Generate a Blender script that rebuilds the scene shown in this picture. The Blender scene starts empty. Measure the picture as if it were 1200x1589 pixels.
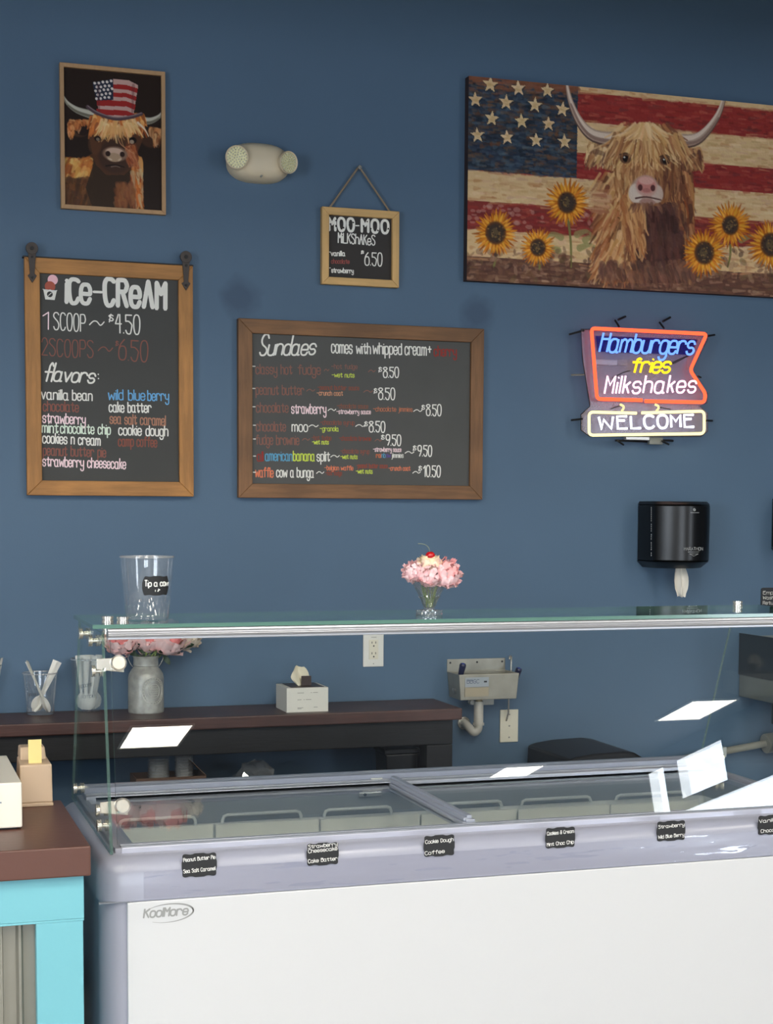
import bpy, math, random
import numpy as np
from mathutils import Vector, Matrix
random.seed(7)
PI = math.pi
scene = bpy.context.scene
C = scene.collection
# ------------------------------------------------------------------ camera (fitted to the photograph's vanishing points)
FPX, YPP, EYE, DIST = 2440.0, 992.0, 1.555, 5.02
yaw, pitch, roll = math.radians(18.17), math.radians(4.72), math.radians(.34)
F = Vector((math.sin(yaw)*math.cos(pitch), math.cos(yaw)*math.cos(pitch), -math.sin(pitch)))
R0 = Vector((math.cos(yaw), -math.sin(yaw), 0)); U0 = R0.cross(F)
R = R0*math.cos(roll)+U0*math.sin(roll); U = R.cross(F)
CAM = Vector((0, -DIST, EYE))
cd = bpy.data.cameras.new('camera'); cam = bpy.data.objects.new('camera', cd); C.objects.link(cam)
cd.sensor_fit = 'HORIZONTAL'; cd.sensor_width = 36; cd.lens = FPX*36/1200
cd.shift_y = (YPP-794.5)/1200; cd.clip_start = .05; cd.clip_end = 200
cam.matrix_world = Matrix(((R.x, U.x, -F.x, CAM.x), (R.y, U.y, -F.y, CAM.y), (R.z, U.z, -F.z, CAM.z), (0, 0, 0, 1)))
scene.camera = cam
def hit(px, py, ax, v):                      # where a sight line meets the plane axis=v (used to measure real positions)
    d = F+R*((px-600)/FPX)-U*((py-YPP)/FPX)
    t = (v-CAM[ax])/d[ax]
    return CAM+d*t
# ------------------------------------------------------------------ exposure, world, lights
scene.view_settings.view_transform = 'Standard'; scene.view_settings.look = 'None'
scene.view_settings.gamma = 1; scene.view_settings.use_curve_mapping = False
scene.view_settings.exposure = 0.0
CEIL = 3.8
PANEL_L = 20.0           # radiance of the ceiling panels
WIN_L = 8.0              # radiance of the daylight in the windows
world = bpy.data.worlds.new('sky'); scene.world = world; world.use_nodes = True
world.node_tree.nodes['Background'].inputs[0].default_value = (.62, .78, 1, 1)
world.node_tree.nodes['Background'].inputs[1].default_value = 6.0
def window_light(name, loc, normal, w, h, rad, col=(.93, .97, 1)):
    l = bpy.data.lights.new(name, 'AREA'); l.shape = 'RECTANGLE'; l.size = w; l.size_y = h
    l.energy = rad*w*h*PI/ (1.0); l.color = col
    l.energy = rad*w*h*PI
    o = bpy.data.objects.new(name, l); C.objects.link(o); o.location = loc
    o.rotation_euler = Vector(normal).to_track_quat('-Z', 'Y').to_euler()
    return o
RX, LX, FY = 9.0, -5.0, -18.5
# windows: (wall, a0, a1, z0, z1)
WINS = [('right', -15.85, -15.38, .35, 3.62), ('right', -15.1, -13.95, 3.12, 3.62), ('right', -15.1, -11.6, .35, 3.02),
        ('front', -3.6, -1.2, .35, 2.6), ('front', -.9, 1.5, .35, 2.6),
        ('left', -8.5, -5.5, .8, 2.6)]
for i, (wl, a0, a1, z0, z1) in enumerate(WINS):
    c = (a0+a1)/2; zc = (z0+z1)/2
    if wl == 'right': window_light('daylight', (RX+.02, c, zc), (-1, 0, 0), a1-a0, z1-z0, WIN_L)
    if wl == 'left': window_light('daylight', (LX-.02, c, zc), (1, 0, 0), a1-a0, z1-z0, WIN_L)
    if wl == 'front': window_light('daylight', (c, FY-.02, zc), (0, 1, 0), a1-a0, z1-z0, WIN_L)

# ------------------------------------------------------------------ materials
def s2l(c):
    c = np.asarray(c, float)/255.
    return np.where(c <= .04045, c/12.92, ((c+.055)/1.055)**2.4)
def lin(c): return tuple(s2l(c))+(1,)
class M: pass
MATS = {}
def mat(name, rgb, rough=.5, metal=0, coat=0, spec=.5, emis=None, es=0, noise=None, bump=None, sheen=0):
    """noise=(scale, strength, stretch) varies colour; bump=(scale, height)"""
    m = bpy.data.materials.new(name); m.use_nodes = True; nt = m.node_tree; b = nt.nodes['Principled BSDF']
    b.inputs['Base Color'].default_value = lin(rgb); b.inputs['Roughness'].default_value = rough
    b.inputs['Metallic'].default_value = metal; b.inputs['Coat Weight'].default_value = coat
    b.inputs['Specular IOR Level'].default_value = spec
    if emis: b.inputs['Emission Color'].default_value = lin(emis); b.inputs['Emission Strength'].default_value = es
    if noise or bump:
        tc = nt.nodes.new('ShaderNodeTexCoord'); mp = nt.nodes.new('ShaderNodeMapping')
        nt.links.new(tc.outputs['Object'], mp.inputs[0])
    if noise:
        sc, st, stretch = noise; mp.inputs['Scale'].default_value = stretch
        n = nt.nodes.new('ShaderNodeTexNoise'); n.inputs['Scale'].default_value = sc; n.inputs['Detail'].default_value = 5
        nt.links.new(mp.outputs[0], n.inputs[0])
        r = nt.nodes.new('ShaderNodeValToRGB'); r.color_ramp.elements[0].position = .3; r.color_ramp.elements[1].position = .7
        a = np.clip(s2l(rgb)*(1-st), 0, 1); c2 = np.clip(s2l(rgb)*(1+st), 0, 1)
        r.color_ramp.elements[0].color = tuple(a)+(1,); r.color_ramp.elements[1].color = tuple(c2)+(1,)
        nt.links.new(n.outputs[0], r.inputs[0]); nt.links.new(r.outputs[0], b.inputs['Base Color'])
    if bump:
        n2 = nt.nodes.new('ShaderNodeTexNoise'); n2.inputs['Scale'].default_value = bump[0]; n2.inputs['Detail'].default_value = 4
        nt.links.new(mp.outputs[0], n2.inputs[0])
        bp = nt.nodes.new('ShaderNodeBump'); bp.inputs['Strength'].default_value = .6; bp.inputs['Distance'].default_value = bump[1]
        nt.links.new(n2.outputs[0], bp.inputs['Height']); nt.links.new(bp.outputs[0], b.inputs['Normal'])
    MATS[name] = m
    return m
def thin_glass(name, tint=(1, 1, 1), r0=.04, rough=0.0, body=0.0, bodycol=(230, 230, 230), power=5):
    """clear sheet: transmission plus angle-dependent reflection; body = share of white/frosted plastic"""
    m = bpy.data.materials.new(name); m.use_nodes = True; nt = m.node_tree; nt.nodes.clear()
    out = nt.nodes.new('ShaderNodeOutputMaterial'); g = nt.nodes.new('ShaderNodeNewGeometry')
    d = nt.nodes.new('ShaderNodeVectorMath'); d.operation = 'DOT_PRODUCT'
    nt.links.new(g.outputs['Normal'], d.inputs[0]); nt.links.new(g.outputs['Incoming'], d.inputs[1])
    def mth(op, a, b=None):
        n = nt.nodes.new('ShaderNodeMath'); n.operation = op
        for i, s in enumerate((a, b)):
            if s is None: continue
            if isinstance(s, (int, float)): n.inputs[i].default_value = s
            else: nt.links.new(s, n.inputs[i])
        return n.outputs[0]
    a = mth('ABSOLUTE', d.outputs['Value']); k = mth('POWER', mth('SUBTRACT', 1.0, a), power)
    fr = mth('ADD', mth('MULTIPLY', k, 1-r0), r0)
    t = nt.nodes.new('ShaderNodeBsdfTransparent'); t.inputs[0].default_value = tuple(tint)+(1,)
    gl = nt.nodes.new('ShaderNodeBsdfGlossy'); gl.inputs['Roughness'].default_value = rough; gl.inputs[0].default_value = (1, 1, 1, 1)
    base = t.outputs[0]
    if body > 0:
        df = nt.nodes.new('ShaderNodeBsdfDiffuse'); df.inputs[0].default_value = lin(bodycol)
        mx0 = nt.nodes.new('ShaderNodeMixShader'); mx0.inputs[0].default_value = body
        nt.links.new(t.outputs[0], mx0.inputs[1]); nt.links.new(df.outputs[0], mx0.inputs[2]); base = mx0.outputs[0]
    mx = nt.nodes.new('ShaderNodeMixShader'); nt.links.new(fr, mx.inputs[0]); nt.links.new(base, mx.inputs[1]); nt.links.new(gl.outputs[0], mx.inputs[2])
    nt.links.new(mx.outputs[0], out.inputs[0])
    return m
def wood(name, rgb, dark=.35, axis='x', scale=9, rough=.55, knots=True):
    m = bpy.data.materials.new(name); m.use_nodes = True; nt = m.node_tree; b = nt.nodes['Principled BSDF']
    tc = nt.nodes.new('ShaderNodeTexCoord'); mp = nt.nodes.new('ShaderNodeMapping'); nt.links.new(tc.outputs['Object'], mp.inputs[0])
    mp.inputs['Scale'].default_value = {'x': (1, 12, 12), 'z': (12, 12, 1), 'y': (12, 1, 12)}[axis]
    n = nt.nodes.new('ShaderNodeTexNoise'); n.inputs['Scale'].default_value = scale; n.inputs['Detail'].default_value = 8; n.inputs['Roughness'].default_value = .65
    nt.links.new(mp.outputs[0], n.inputs[0])
    n2 = nt.nodes.new('ShaderNodeTexNoise'); n2.inputs['Scale'].default_value = 5; nt.links.new(tc.outputs['Object'], n2.inputs[0])
    ad = nt.nodes.new('ShaderNodeMath'); ad.operation = 'ADD'; nt.links.new(n.outputs[0], ad.inputs[0]); nt.links.new(n2.outputs[0], ad.inputs[1])
    r = nt.nodes.new('ShaderNodeValToRGB'); r.color_ramp.elements[0].position = .75/2+.05; r.color_ramp.elements[1].position = .68
    mu = nt.nodes.new('ShaderNodeMath'); mu.operation = 'MULTIPLY'; mu.inputs[1].default_value = .5; nt.links.new(ad.outputs[0], mu.inputs[0]); nt.links.new(mu.outputs[0], r.inputs[0])
    r.color_ramp.elements[0].color = tuple(s2l(rgb)*(1-dark))+(1,); r.color_ramp.elements[1].color = tuple(np.clip(s2l(rgb)*(1+dark*.8), 0, 1))+(1,)
    nt.links.new(r.outputs[0], b.inputs['Base Color']); b.inputs['Roughness'].default_value = rough
    bp = nt.nodes.new('ShaderNodeBump'); bp.inputs['Distance'].default_value = .0015; bp.inputs['Strength'].default_value = .5
    nt.links.new(n.outputs[0], bp.inputs['Height']); nt.links.new(bp.outputs[0], b.inputs['Normal'])
    return m
def emit(name, rgb, strength):
    m = bpy.data.materials.new(name); m.use_nodes = True; nt = m.node_tree; nt.nodes.clear()
    o = nt.nodes.new('ShaderNodeOutputMaterial'); e = nt.nodes.new('ShaderNodeEmission')
    e.inputs[0].default_value = lin(rgb); e.inputs[1].default_value = strength; nt.links.new(e.outputs[0], o.inputs[0])
    return m

# ------------------------------------------------------------------ mesh builder
class MB:
    def __init__(s): s.v = []; s.f = []; s.fm = []; s.cur = 0
    def add(s, vs, fs):
        k = len(s.v); s.v += [tuple(p) for p in vs]
        for f in fs: s.f.append([i+k for i in f]); s.fm.append(s.cur)
        return s
    def box(s, x0, x1, y0, y1, z0, z1, mtx=None):
        vs = [Vector((x, y, z)) for z in (z0, z1) for y in (y0, y1) for x in (x0, x1)]
        if mtx is not None: vs = [mtx @ p for p in vs]
        return s.add(vs, [(0, 2, 3, 1), (4, 5, 7, 6), (0, 1, 5, 4), (2, 6, 7, 3), (0, 4, 6, 2), (1, 3, 7, 5)])
    def frus(s, b, t):      # hexahedron from two quads (bottom loop, top loop, both counter-clockwise from above)
        return s.add(list(b)+list(t), [(3, 2, 1, 0), (4, 5, 6, 7), (0, 1, 5, 4), (1, 2, 6, 5), (2, 3, 7, 6), (3, 0, 4, 7)])
    def ring(s, c, ax, r, n, ex=None):
        ax = Vector(ax).normalized(); e = Vector((0, 0, 1)) if abs(ax.z) < .9 else Vector((1, 0, 0))
        if ex is not None: e = ex
        a = (e-ax*e.dot(ax)).normalized(); b = ax.cross(a)
        return [Vector(c)+a*(r*math.cos(2*PI*i/n))+b*(r*math.sin(2*PI*i/n)) for i in range(n)]
    def cyl(s, p0, p1, r0, r1=None, n=20, cap=True):
        r1 = r0 if r1 is None else r1; p0 = Vector(p0); p1 = Vector(p1); ax = p1-p0
        a = s.ring(p0, ax, r0, n); b = s.ring(p1, ax, r1, n); fs = [(i, (i+1) % n, n+(i+1) % n, n+i) for i in range(n)]
        if cap: fs += [tuple(reversed(range(n))), tuple(range(n, 2*n))]
        return s.add(a+b, fs)
    def tube(s, pts, r, n=8, closed=False, cap=True):
        pts = [Vector(p) for p in pts]; N = len(pts); rs = r if isinstance(r, (list, tuple)) else [r]*N
        vs = []; prev = None
        for i, p in enumerate(pts):
            if closed: t = pts[(i+1) % N]-pts[i-1]
            else: t = pts[min(i+1, N-1)]-pts[max(i-1, 0)]
            if t.length < 1e-9: t = Vector((0, 0, 1))
            t.normalize()
            if prev is None:
                e = Vector((0, 0, 1)) if abs(t.z) < .9 else Vector((0, 1, 0)); a = (e-t*e.dot(t)).normalized()
            else: a = (prev-t*prev.dot(t)).normalized()
            prev = a; b = t.cross(a)
            vs += [p+a*(rs[i]*math.cos(2*PI*j/n))+b*(rs[i]*math.sin(2*PI*j/n)) for j in range(n)]
        fs = []
        for i in range(N if closed else N-1):
            k = ((i+1) % N)*n
            fs += [(i*n+j, i*n+(j+1) % n, k+(j+1) % n, k+j) for j in range(n)]
        if cap and not closed: fs += [tuple(reversed(range(n))), tuple(range((N-1)*n, N*n))]
        return s.add(vs, fs)
    def lathe(s, prof, c=(0, 0, 0), n=32, ax='z'):
        vs = []
        for r, z in prof:
            for j in range(n):
                x, y = r*math.cos(2*PI*j/n), r*math.sin(2*PI*j/n)
                p = (x, y, z) if ax == 'z' else ((x, -z, y) if ax == 'y' else (z, x, y))
                vs.append((p[0]+c[0], p[1]+c[1], p[2]+c[2]))
        fs = [(i*n+j, i*n+(j+1) % n, (i+1)*n+(j+1) % n, (i+1)*n+j) for i in range(len(prof)-1) for j in range(n)]
        if prof[0][0] > 1e-6: fs.append(tuple(reversed(range(n))))
        if prof[-1][0] > 1e-6: fs.append(tuple(range((len(prof)-1)*n, len(prof)*n)))
        return s.add(vs, fs)
    def shell(s, prof, c=(0, 0, 0), n=32):   # lathe without end caps
        k = len(s.f); s.lathe(prof, c, n)
        keep = k+(len(prof)-1)*n
        s.f = s.f[:keep]; s.fm = s.fm[:keep]; return s
    def prism(s, poly, ax, a0, a1):           # poly: 2D points, extruded along axis ax from a0 to a1
        def P(p, a):
            return {'x': (a, p[0], p[1]), 'y': (p[0], a, p[1]), 'z': (p[0], p[1], a)}[ax]
        n = len(poly); vs = [P(p, a0) for p in poly]+[P(p, a1) for p in poly]
        fs = [(i, (i+1) % n, n+(i+1) % n, n+i) for i in range(n)]+[tuple(reversed(range(n))), tuple(range(n, 2*n))]
        return s.add(vs, fs)
    def build(s, name, mats, parent=None, smooth=None, bevel=0, seg=2, fix=True):
        me = bpy.data.meshes.new(name); me.from_pydata(s.v, [], s.f)
        if not isinstance(mats, (list, tuple)): mats = [mats]
        for m in mats: me.materials.append(m)
        if len(mats) > 1: me.polygons.foreach_set('material_index', s.fm)
        if fix:
            import bmesh
            bm = bmesh.new(); bm.from_mesh(me); bmesh.ops.recalc_face_normals(bm, faces=bm.faces); bm.to_mesh(me); bm.free()
        if smooth is not None:
            me.polygons.foreach_set('use_smooth', [True]*len(me.polygons))
            me.set_sharp_from_angle(angle=math.radians(smooth))
        me.update()
        o = bpy.data.objects.new(name, me); C.objects.link(o)
        if parent is not None: o.parent = parent
        if bevel:
            b = o.modifiers.new('bevel', 'BEVEL'); b.width = bevel; b.segments = seg; b.limit_method = 'ANGLE'; b.angle_limit = math.radians(40)
        return o
def rrect(x0, x1, y0, y1, r, n=5):
    pts = []
    for cx, cy, a0 in ((x1-r, y1-r, 0), (x0+r, y1-r, 90), (x0+r, y0+r, 180), (x1-r, y0+r, 270)):
        for i in range(n+1):
            a = math.radians(a0+90*i/n); pts.append((cx+r*math.cos(a), cy+r*math.sin(a)))
    return pts
def thing(name, label, cat, loc, rz=0, group=None):
    o = bpy.data.objects.new(name, None); C.objects.link(o); o.location = loc; o.rotation_euler = (0, 0, rz)
    o.empty_display_size = .05
    o['label'] = label; o['category'] = cat
    if group: o['group'] = group
    return o
def tag(o, label, cat, group=None):
    o['label'] = label; o['category'] = cat
    if group: o['group'] = group
    return o
def struct(o): o['kind'] = 'structure'; return o
def dup(root, loc, rot=None, label=None):
    r = root.copy(); C.objects.link(r); r.location = loc
    if rot is not None: r.rotation_euler = rot
    if label: r['label'] = label
    for ch in list(root.children):
        c = ch.copy(); C.objects.link(c); c.parent = r
        for g in list(ch.children):
            d = g.copy(); C.objects.link(d); d.parent = c
    return r

# ------------------------------------------------------------------ hand lettering: single-stroke alphabet
GL = {
'a': '4536160503123243,-4643,434252', 'b': '-0902,0516364543321203', 'c': '4536160503123243', 'd': '-4942,4536160503123243',
'e': '-0444,444536160503123243', 'f': '4839282722,-0646', 'g': '4536160503123243,464241301001', 'h': '-0902,0516364542',
'i': '-0602,-0808', 'j': '2622211000,-2828', 'k': '-0902,-0436,-1532', 'l': '-0902', 'm': '-0602,0516263532,3546566562',
'n': '-0602,0516364542', 'o': '160503123243453616', 'p': '-0600,0516364543321203', 'q': '-4640,4536160503123243',
'r': '-0602,05163645', 's': '45361605143443321203', 't': '28233243,-0646', 'u': '0603123243,-4642', 'v': '-062246',
'w': '-0612355266', 'x': '-0642,-4602', 'y': '0604133344,464241301001', 'z': '-06460242',
'0': '190704123244473919', '1': '-072922', '2': '071939474602,-0242', '3': '081939473626,26364443321203', '4': '-290545,-3932',
'5': '-490906,0626454432120 3'.replace(' ', ''), '6': '39170503123243453616 05'.replace(' ', ''), '7': '-094922',
'8': '261708193948372605031232434526', '9': '46351506081939484522', '$': '47381807163544331304,-2902', '.': '-0202', '-': '-0545',
'~': '04152534455 5'.replace(' ', '')[:10], '+': '-0545,-2723', ':': '-0505,-0303', '&': '42181939483704031 2324 5'.replace(' ', ''),
'A': '-022942,-1535', 'B': '-0902,0939484706,0636454332 02'.replace(' ', ''), 'C': '4839190704123243', 'D': '-0902,092947442202',
'E': '-49090242,-0636', 'F': '-490902,-0636', 'G': '48391907041232444525', 'H': '-0902,-4942,-0646', 'I': '-0902', 'J': '4944321203',
'K': '-0902,-4905,-1642', 'L': '-090242', 'M': '-0209254942', 'N': '-02094249', 'O': '190704123244473919', 'P': '-0902,0939474635 05'.replace(' ', ''),
'R': '-0902,093947463505,-2542', 'S': '483919080716354443321203', 'T': '-0949,-2922', 'U': '0904123244,-4942', 'V': '-092249',
'W': '-0912275269', 'Y': '-0926,-4926,-2622', ')': '1826261412', '(': '2918071322',
}
def glyph(ch):
    if ch == ' ': return [], 2.6
    out = []; w = 0
    for st in GL[ch].split(','):
        sm = not st.startswith('-'); d = st.lstrip('-')
        pts = [(int(d[i]), int(d[i+1])) for i in range(0, len(d)-1, 2)]
        w = max(w, max(p[0] for p in pts)); out.append((pts, sm))
    return out, w
def smoothline(pts, k=4, closed=False):
    n = len(pts)
    if n < 3: return list(pts)
    if pts[0] == pts[-1]: closed = True; pts = pts[:-1]; n -= 1
    res = []; rng = range(n) if closed else range(n-1)
    for i in rng:
        g = (lambda j: pts[j % n]) if closed else (lambda j: pts[min(max(j, 0), n-1)])
        p0, p1, p2, p3 = g(i-1), g(i), g(i+1), g(i+2)
        for t in range(k):
            t = t/k
            res.append(tuple(.5*((2*b)+(c-a)*t+(2*a-5*b+4*c-d)*t*t+(-a+3*b-3*c+d)*t**3) for a, b, c, d in zip(p0, p1, p2, p3)))
    res.append(res[0] if closed else tuple(pts[-1]))
    return res
def layout(text, a, b, h, slant=0, gap=1.5, xr=.66, jit=.15, k=4):
    """strokes of a line of lettering running from a to b (2D), cap height h"""
    a = np.array(a, float); b = np.array(b, float); L = np.linalg.norm(b-a); ux = (b-a)/L; uy = np.array((-ux[1], ux[0]))
    items = []; x = 0
    for ch in text:
        g, w = glyph(ch)
        items.append((g, x, random.uniform(-jit, jit))); x += w+gap
    tot = max(x-gap, 1.0); sx = L/tot; res = []
    for g, x0, j in items:
        for pts, sm in g:
            pl = smoothline(pts, k) if sm else list(pts)
            q = []
            for px, py in pl:
                yy = (py-2)/4*xr if py <= 6 else xr+(py-6)/3*(1-xr)
                yy = yy+j*.12
                q.append(a+ux*((x0+px)*sx+slant*yy*h)+uy*yy*h)
            res.append(q)
    return res
def ribbon(mb, strokes, w, y):
    """flat painted strokes in the XZ plane at depth y (facing -y)"""
    k = 0
    for q in strokes:
        N = len(q)
        for i in range(N-1):
            k += 1; yy = y-(k % 37)*6e-6
            p, r = q[i], q[i+1]; d = r-p; l = np.linalg.norm(d)
            if l < 1e-7: continue
            n = np.array((-d[1], d[0]))/l*w/2
            vs = [p-n, r-n, r+n, p+n]; mb.add([(v[0], yy, v[1]) for v in vs], [(0, 1, 2, 3)])
        for i, p in enumerate(q):
            if 0 < i < N-1 and w < .003: continue
            k += 1
            mb.add([(p[0]+w/2*math.cos(t*PI/3), y-(k % 37)*6e-6-3e-6, p[1]+w/2*math.sin(t*PI/3)) for t in range(6)], [(0, 1, 2, 3, 4, 5)])
INK = {}
def ink(rgb):
    k = tuple(rgb)
    if k not in INK: INK[k] = mat('chalk_ink', rgb, .8)
    return INK[k]
def write(parent, text, a, b, h, rgb, w, y, **kw):
    mb = MB(); ribbon(mb, layout(text, a, b, h, **kw), w, y)
    return mb.build('lettering', ink(rgb), parent, fix=False)

# ------------------------------------------------------------------ painted canvases: colours laid down with numpy brush strokes, stored on the canvas mesh
class Paint:
    def __init__(s, W, H, bg): s.W, s.H = W, H; s.a = np.zeros((H, W, 3)); s.a[:] = np.array(bg, float); s.X, s.Y = np.meshgrid(np.arange(W)+.5, np.arange(H)+.5)
    def blend(s, m, col, sl):
        s.a[sl] = s.a[sl]*(1-m[..., None])+np.array(col, float)*m[..., None]
    def box(s, x0, x1, y0, y1):
        return (slice(max(0, int(y0)), min(s.H, int(y1)+1)), slice(max(0, int(x0)), min(s.W, int(x1)+1)))
    def ell(s, cx, cy, rx, ry, col, al=1, rot=0, soft=.15):
        r = max(rx, ry)*1.2+1; sl = s.box(cx-r, cx+r, cy-r, cy+r); X = s.X[sl]-cx; Y = s.Y[sl]-cy
        if X.size == 0: return
        c, n = math.cos(rot), math.sin(rot); d = np.sqrt(((X*c+Y*n)/rx)**2+((-X*n+Y*c)/ry)**2)
        s.blend(np.clip((1-d)/soft+.5, 0, 1)*al, col, sl)
    def poly(s, pts, col, al=1):
        xs = [p[0] for p in pts]; ys = [p[1] for p in pts]; sl = s.box(min(xs)-1, max(xs)+1, min(ys)-1, max(ys)+1)
        X = s.X[sl]; Y = s.Y[sl]
        if X.size == 0: return
        ins = np.zeros(X.shape, bool); n = len(pts)
        for i in range(n):
            x0, y0 = pts[i]; x1, y1 = pts[(i+1) % n]
            if y0 == y1: continue
            ins ^= ((Y < y0) != (Y < y1)) & (X < (x1-x0)*(Y-y0)/(y1-y0)+x0)
        s.blend(ins*float(al), col, sl)
    def line(s, pts, w0, w1, col, al=1, k=4):
        q = smoothline([tuple(p) for p in pts], k) if len(pts) > 2 else pts
        N = len(q)-1; xs = [p[0] for p in q]; ys = [p[1] for p in q]; r = max(w0, w1)+1
        sl = s.box(min(xs)-r, max(xs)+r, min(ys)-r, max(ys)+r); X = s.X[sl]; Y = s.Y[sl]
        if X.size == 0: return
        m = np.zeros(X.shape)
        for i in range(N):
            (x0, y0), (x1, y1) = q[i], q[i+1]; dx, dy = x1-x0, y1-y0; L = dx*dx+dy*dy+1e-9
            t = np.clip(((X-x0)*dx+(Y-y0)*dy)/L, 0, 1); d = np.hypot(X-x0-t*dx, Y-y0-t*dy)
            w = (w0+(w1-w0)*(i+t)/N)/2
            m = np.maximum(m, np.clip(w-d+.6, 0, 1))
        s.blend(m*al, col, sl)
    def build(s, name, x0, x1, z0, z1, y, material, parent):
        W, H = s.W, s.H; gx, gz = np.meshgrid(np.linspace(x0, x1, W), np.linspace(z1, z0, H))
        co = np.stack([gx, np.full_like(gx, y), gz], -1).reshape(-1, 3)
        i = np.arange(W*H).reshape(H, W); q = np.stack([i[:-1, :-1], i[1:, :-1], i[1:, 1:], i[:-1, 1:]], -1).reshape(-1, 4)
        me = bpy.data.meshes.new(name); me.vertices.add(W*H); me.vertices.foreach_set('co', co.ravel())
        me.loops.add(q.size); me.loops.foreach_set('vertex_index', q.ravel()); me.polygons.add(len(q)); me.polygons.foreach_set('loop_start', np.arange(0, q.size, 4))
        me.update(); me.validate()
        ca = me.color_attributes.new('paint', 'FLOAT_COLOR', 'POINT'); rgba = np.ones((W*H, 4)); rgba[:, :3] = s2l(np.clip(s.a, 0, 255)).reshape(-1, 3)
        ca.data.foreach_set('color', rgba.ravel()); me.materials.append(material)
        o = bpy.data.objects.new(name, me); C.objects.link(o); o.parent = parent
        return o
def paint_mat(name, rough, bump):
    m = bpy.data.materials.new(name); m.use_nodes = True; nt = m.node_tree; b = nt.nodes['Principled BSDF']
    at = nt.nodes.new('ShaderNodeAttribute'); at.attribute_name = 'paint'; nt.links.new(at.outputs['Color'], b.inputs['Base Color'])
    b.inputs['Roughness'].default_value = rough; b.inputs['Specular IOR Level'].default_value = .15
    tc = nt.nodes.new('ShaderNodeTexCoord'); n = nt.nodes.new('ShaderNodeTexNoise'); n.inputs['Scale'].default_value = 120
    bp = nt.nodes.new('ShaderNodeBump'); bp.inputs['Distance'].default_value = bump; nt.links.new(tc.outputs['Object'], n.inputs[0])
    nt.links.new(n.outputs[0], bp.inputs['Height']); nt.links.new(bp.outputs[0], b.inputs['Normal'])
    return m
def jitc(c, j): return tuple(np.clip(np.array(c, float)+random.uniform(-j, j), 0, 255)+np.array([random.uniform(-j, j)*.3 for _ in range(3)]))


# ------------------------------------------------------------------ the room
WX0, WX1 = LX, RX
m_wall = mat('blue_wall_paint', (80, 106, 131), .62, noise=(1.3, .05, (1, 1, 1)), bump=(160, .0004))
nt = m_wall.node_tree; bs = nt.nodes['Principled BSDF']; src = bs.inputs['Base Color'].links[0].from_socket
tc = nt.nodes['Texture Coordinate']
for (px, py, rad) in ((375, 462, .052), (741, 488, .05)):        # two scuffed dark patches above the sundae board
    p = hit(px, py, 1, 0)
    d = nt.nodes.new('ShaderNodeVectorMath'); d.operation = 'DISTANCE'; d.inputs[1].default_value = p
    nz = nt.nodes.new('ShaderNodeTexNoise'); nz.inputs['Scale'].default_value = 14; nt.links.new(tc.outputs['Object'], nz.inputs[0])
    ad = nt.nodes.new('ShaderNodeMath'); ad.operation = 'MULTIPLY_ADD'; ad.inputs[1].default_value = .06; nt.links.new(nz.outputs[0], ad.inputs[0])
    nt.links.new(tc.outputs['Object'], d.inputs[0]); nt.links.new(d.outputs['Value'], ad.inputs[2])
    mr = nt.nodes.new('ShaderNodeMapRange'); mr.inputs['From Min'].default_value = rad+.01; mr.inputs['From Max'].default_value = rad+.055
    mr.inputs['To Min'].default_value = .5; mr.inputs['To Max'].default_value = 0; nt.links.new(ad.outputs[0], mr.inputs[0])
    mx = nt.nodes.new('ShaderNodeMix'); mx.data_type = 'RGBA'; nt.links.new(mr.outputs[0], mx.inputs[0]); nt.links.new(src, mx.inputs[6])
    mx.inputs[7].default_value = lin((44, 62, 88)); src = mx.outputs[2]
nt.links.new(src, bs.inputs['Base Color'])
m_cream = mat('slate_blue_room_paint', (92, 104, 120), .8)
m_ceil = mat('dark_painted_ceiling', (62, 62, 64), .9, noise=(40, .05, (1, 1, 1)))
m_floor = mat('grey_floor_tile', (150, 146, 140), .45, noise=(3, .12, (1, 1, 1)))
m_white = mat('white_plastic', (228, 226, 218), .4)
m_alu = mat('brushed_aluminium', (190, 192, 198), .35, metal=.75)
m_steel = mat('stainless_steel', (200, 198, 190), .28, metal=.9, noise=(30, .08, (1, 1, 6)))
m_chrome = mat('polished_chrome', (232, 226, 212), .2, metal=.75)
m_black = mat('black_plastic', (12, 12, 14), .35)
m_blackmat = mat('black_metal', (22, 21, 22), .6)
struct(MB().box(WX0, WX1, 0, .12, 0, CEIL).build('wall_back', m_wall))
struct(MB().box(WX0, WX1, FY, .12, -.1, 0).build('floor', m_floor))
struct(MB().box(WX0, WX1, FY, .12, CEIL, CEIL+.1).build('ceiling', m_ceil))
def holed(name, wl, lo, hi, place):
    ws = [w for w in WINS if w[0] == wl]; mb = MB()
    A_ = sorted({lo, hi}|{w[1] for w in ws}|{w[2] for w in ws}); Z_ = sorted({0, CEIL}|{w[3] for w in ws}|{w[4] for w in ws})
    for i in range(len(A_)-1):
        for j in range(len(Z_)-1):
            ca, cz_ = (A_[i]+A_[i+1])/2, (Z_[j]+Z_[j+1])/2
            if not any(w[1] < ca < w[2] and w[3] < cz_ < w[4] for w in ws): place(mb, A_[i], A_[i+1], Z_[j], Z_[j+1])
    struct(mb.build(name, m_cream))
holed('wall_right', 'right', FY, 0, lambda mb, a, b, z0, z1: mb.box(RX, RX+.15, a, b, z0, z1))
holed('wall_left', 'left', FY, 0, lambda mb, a, b, z0, z1: mb.box(LX-.15, LX, a, b, z0, z1))
holed('wall_front', 'front', LX, RX, lambda mb, a, b, z0, z1: mb.box(a, b, FY-.15, FY, z0, z1))
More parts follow.
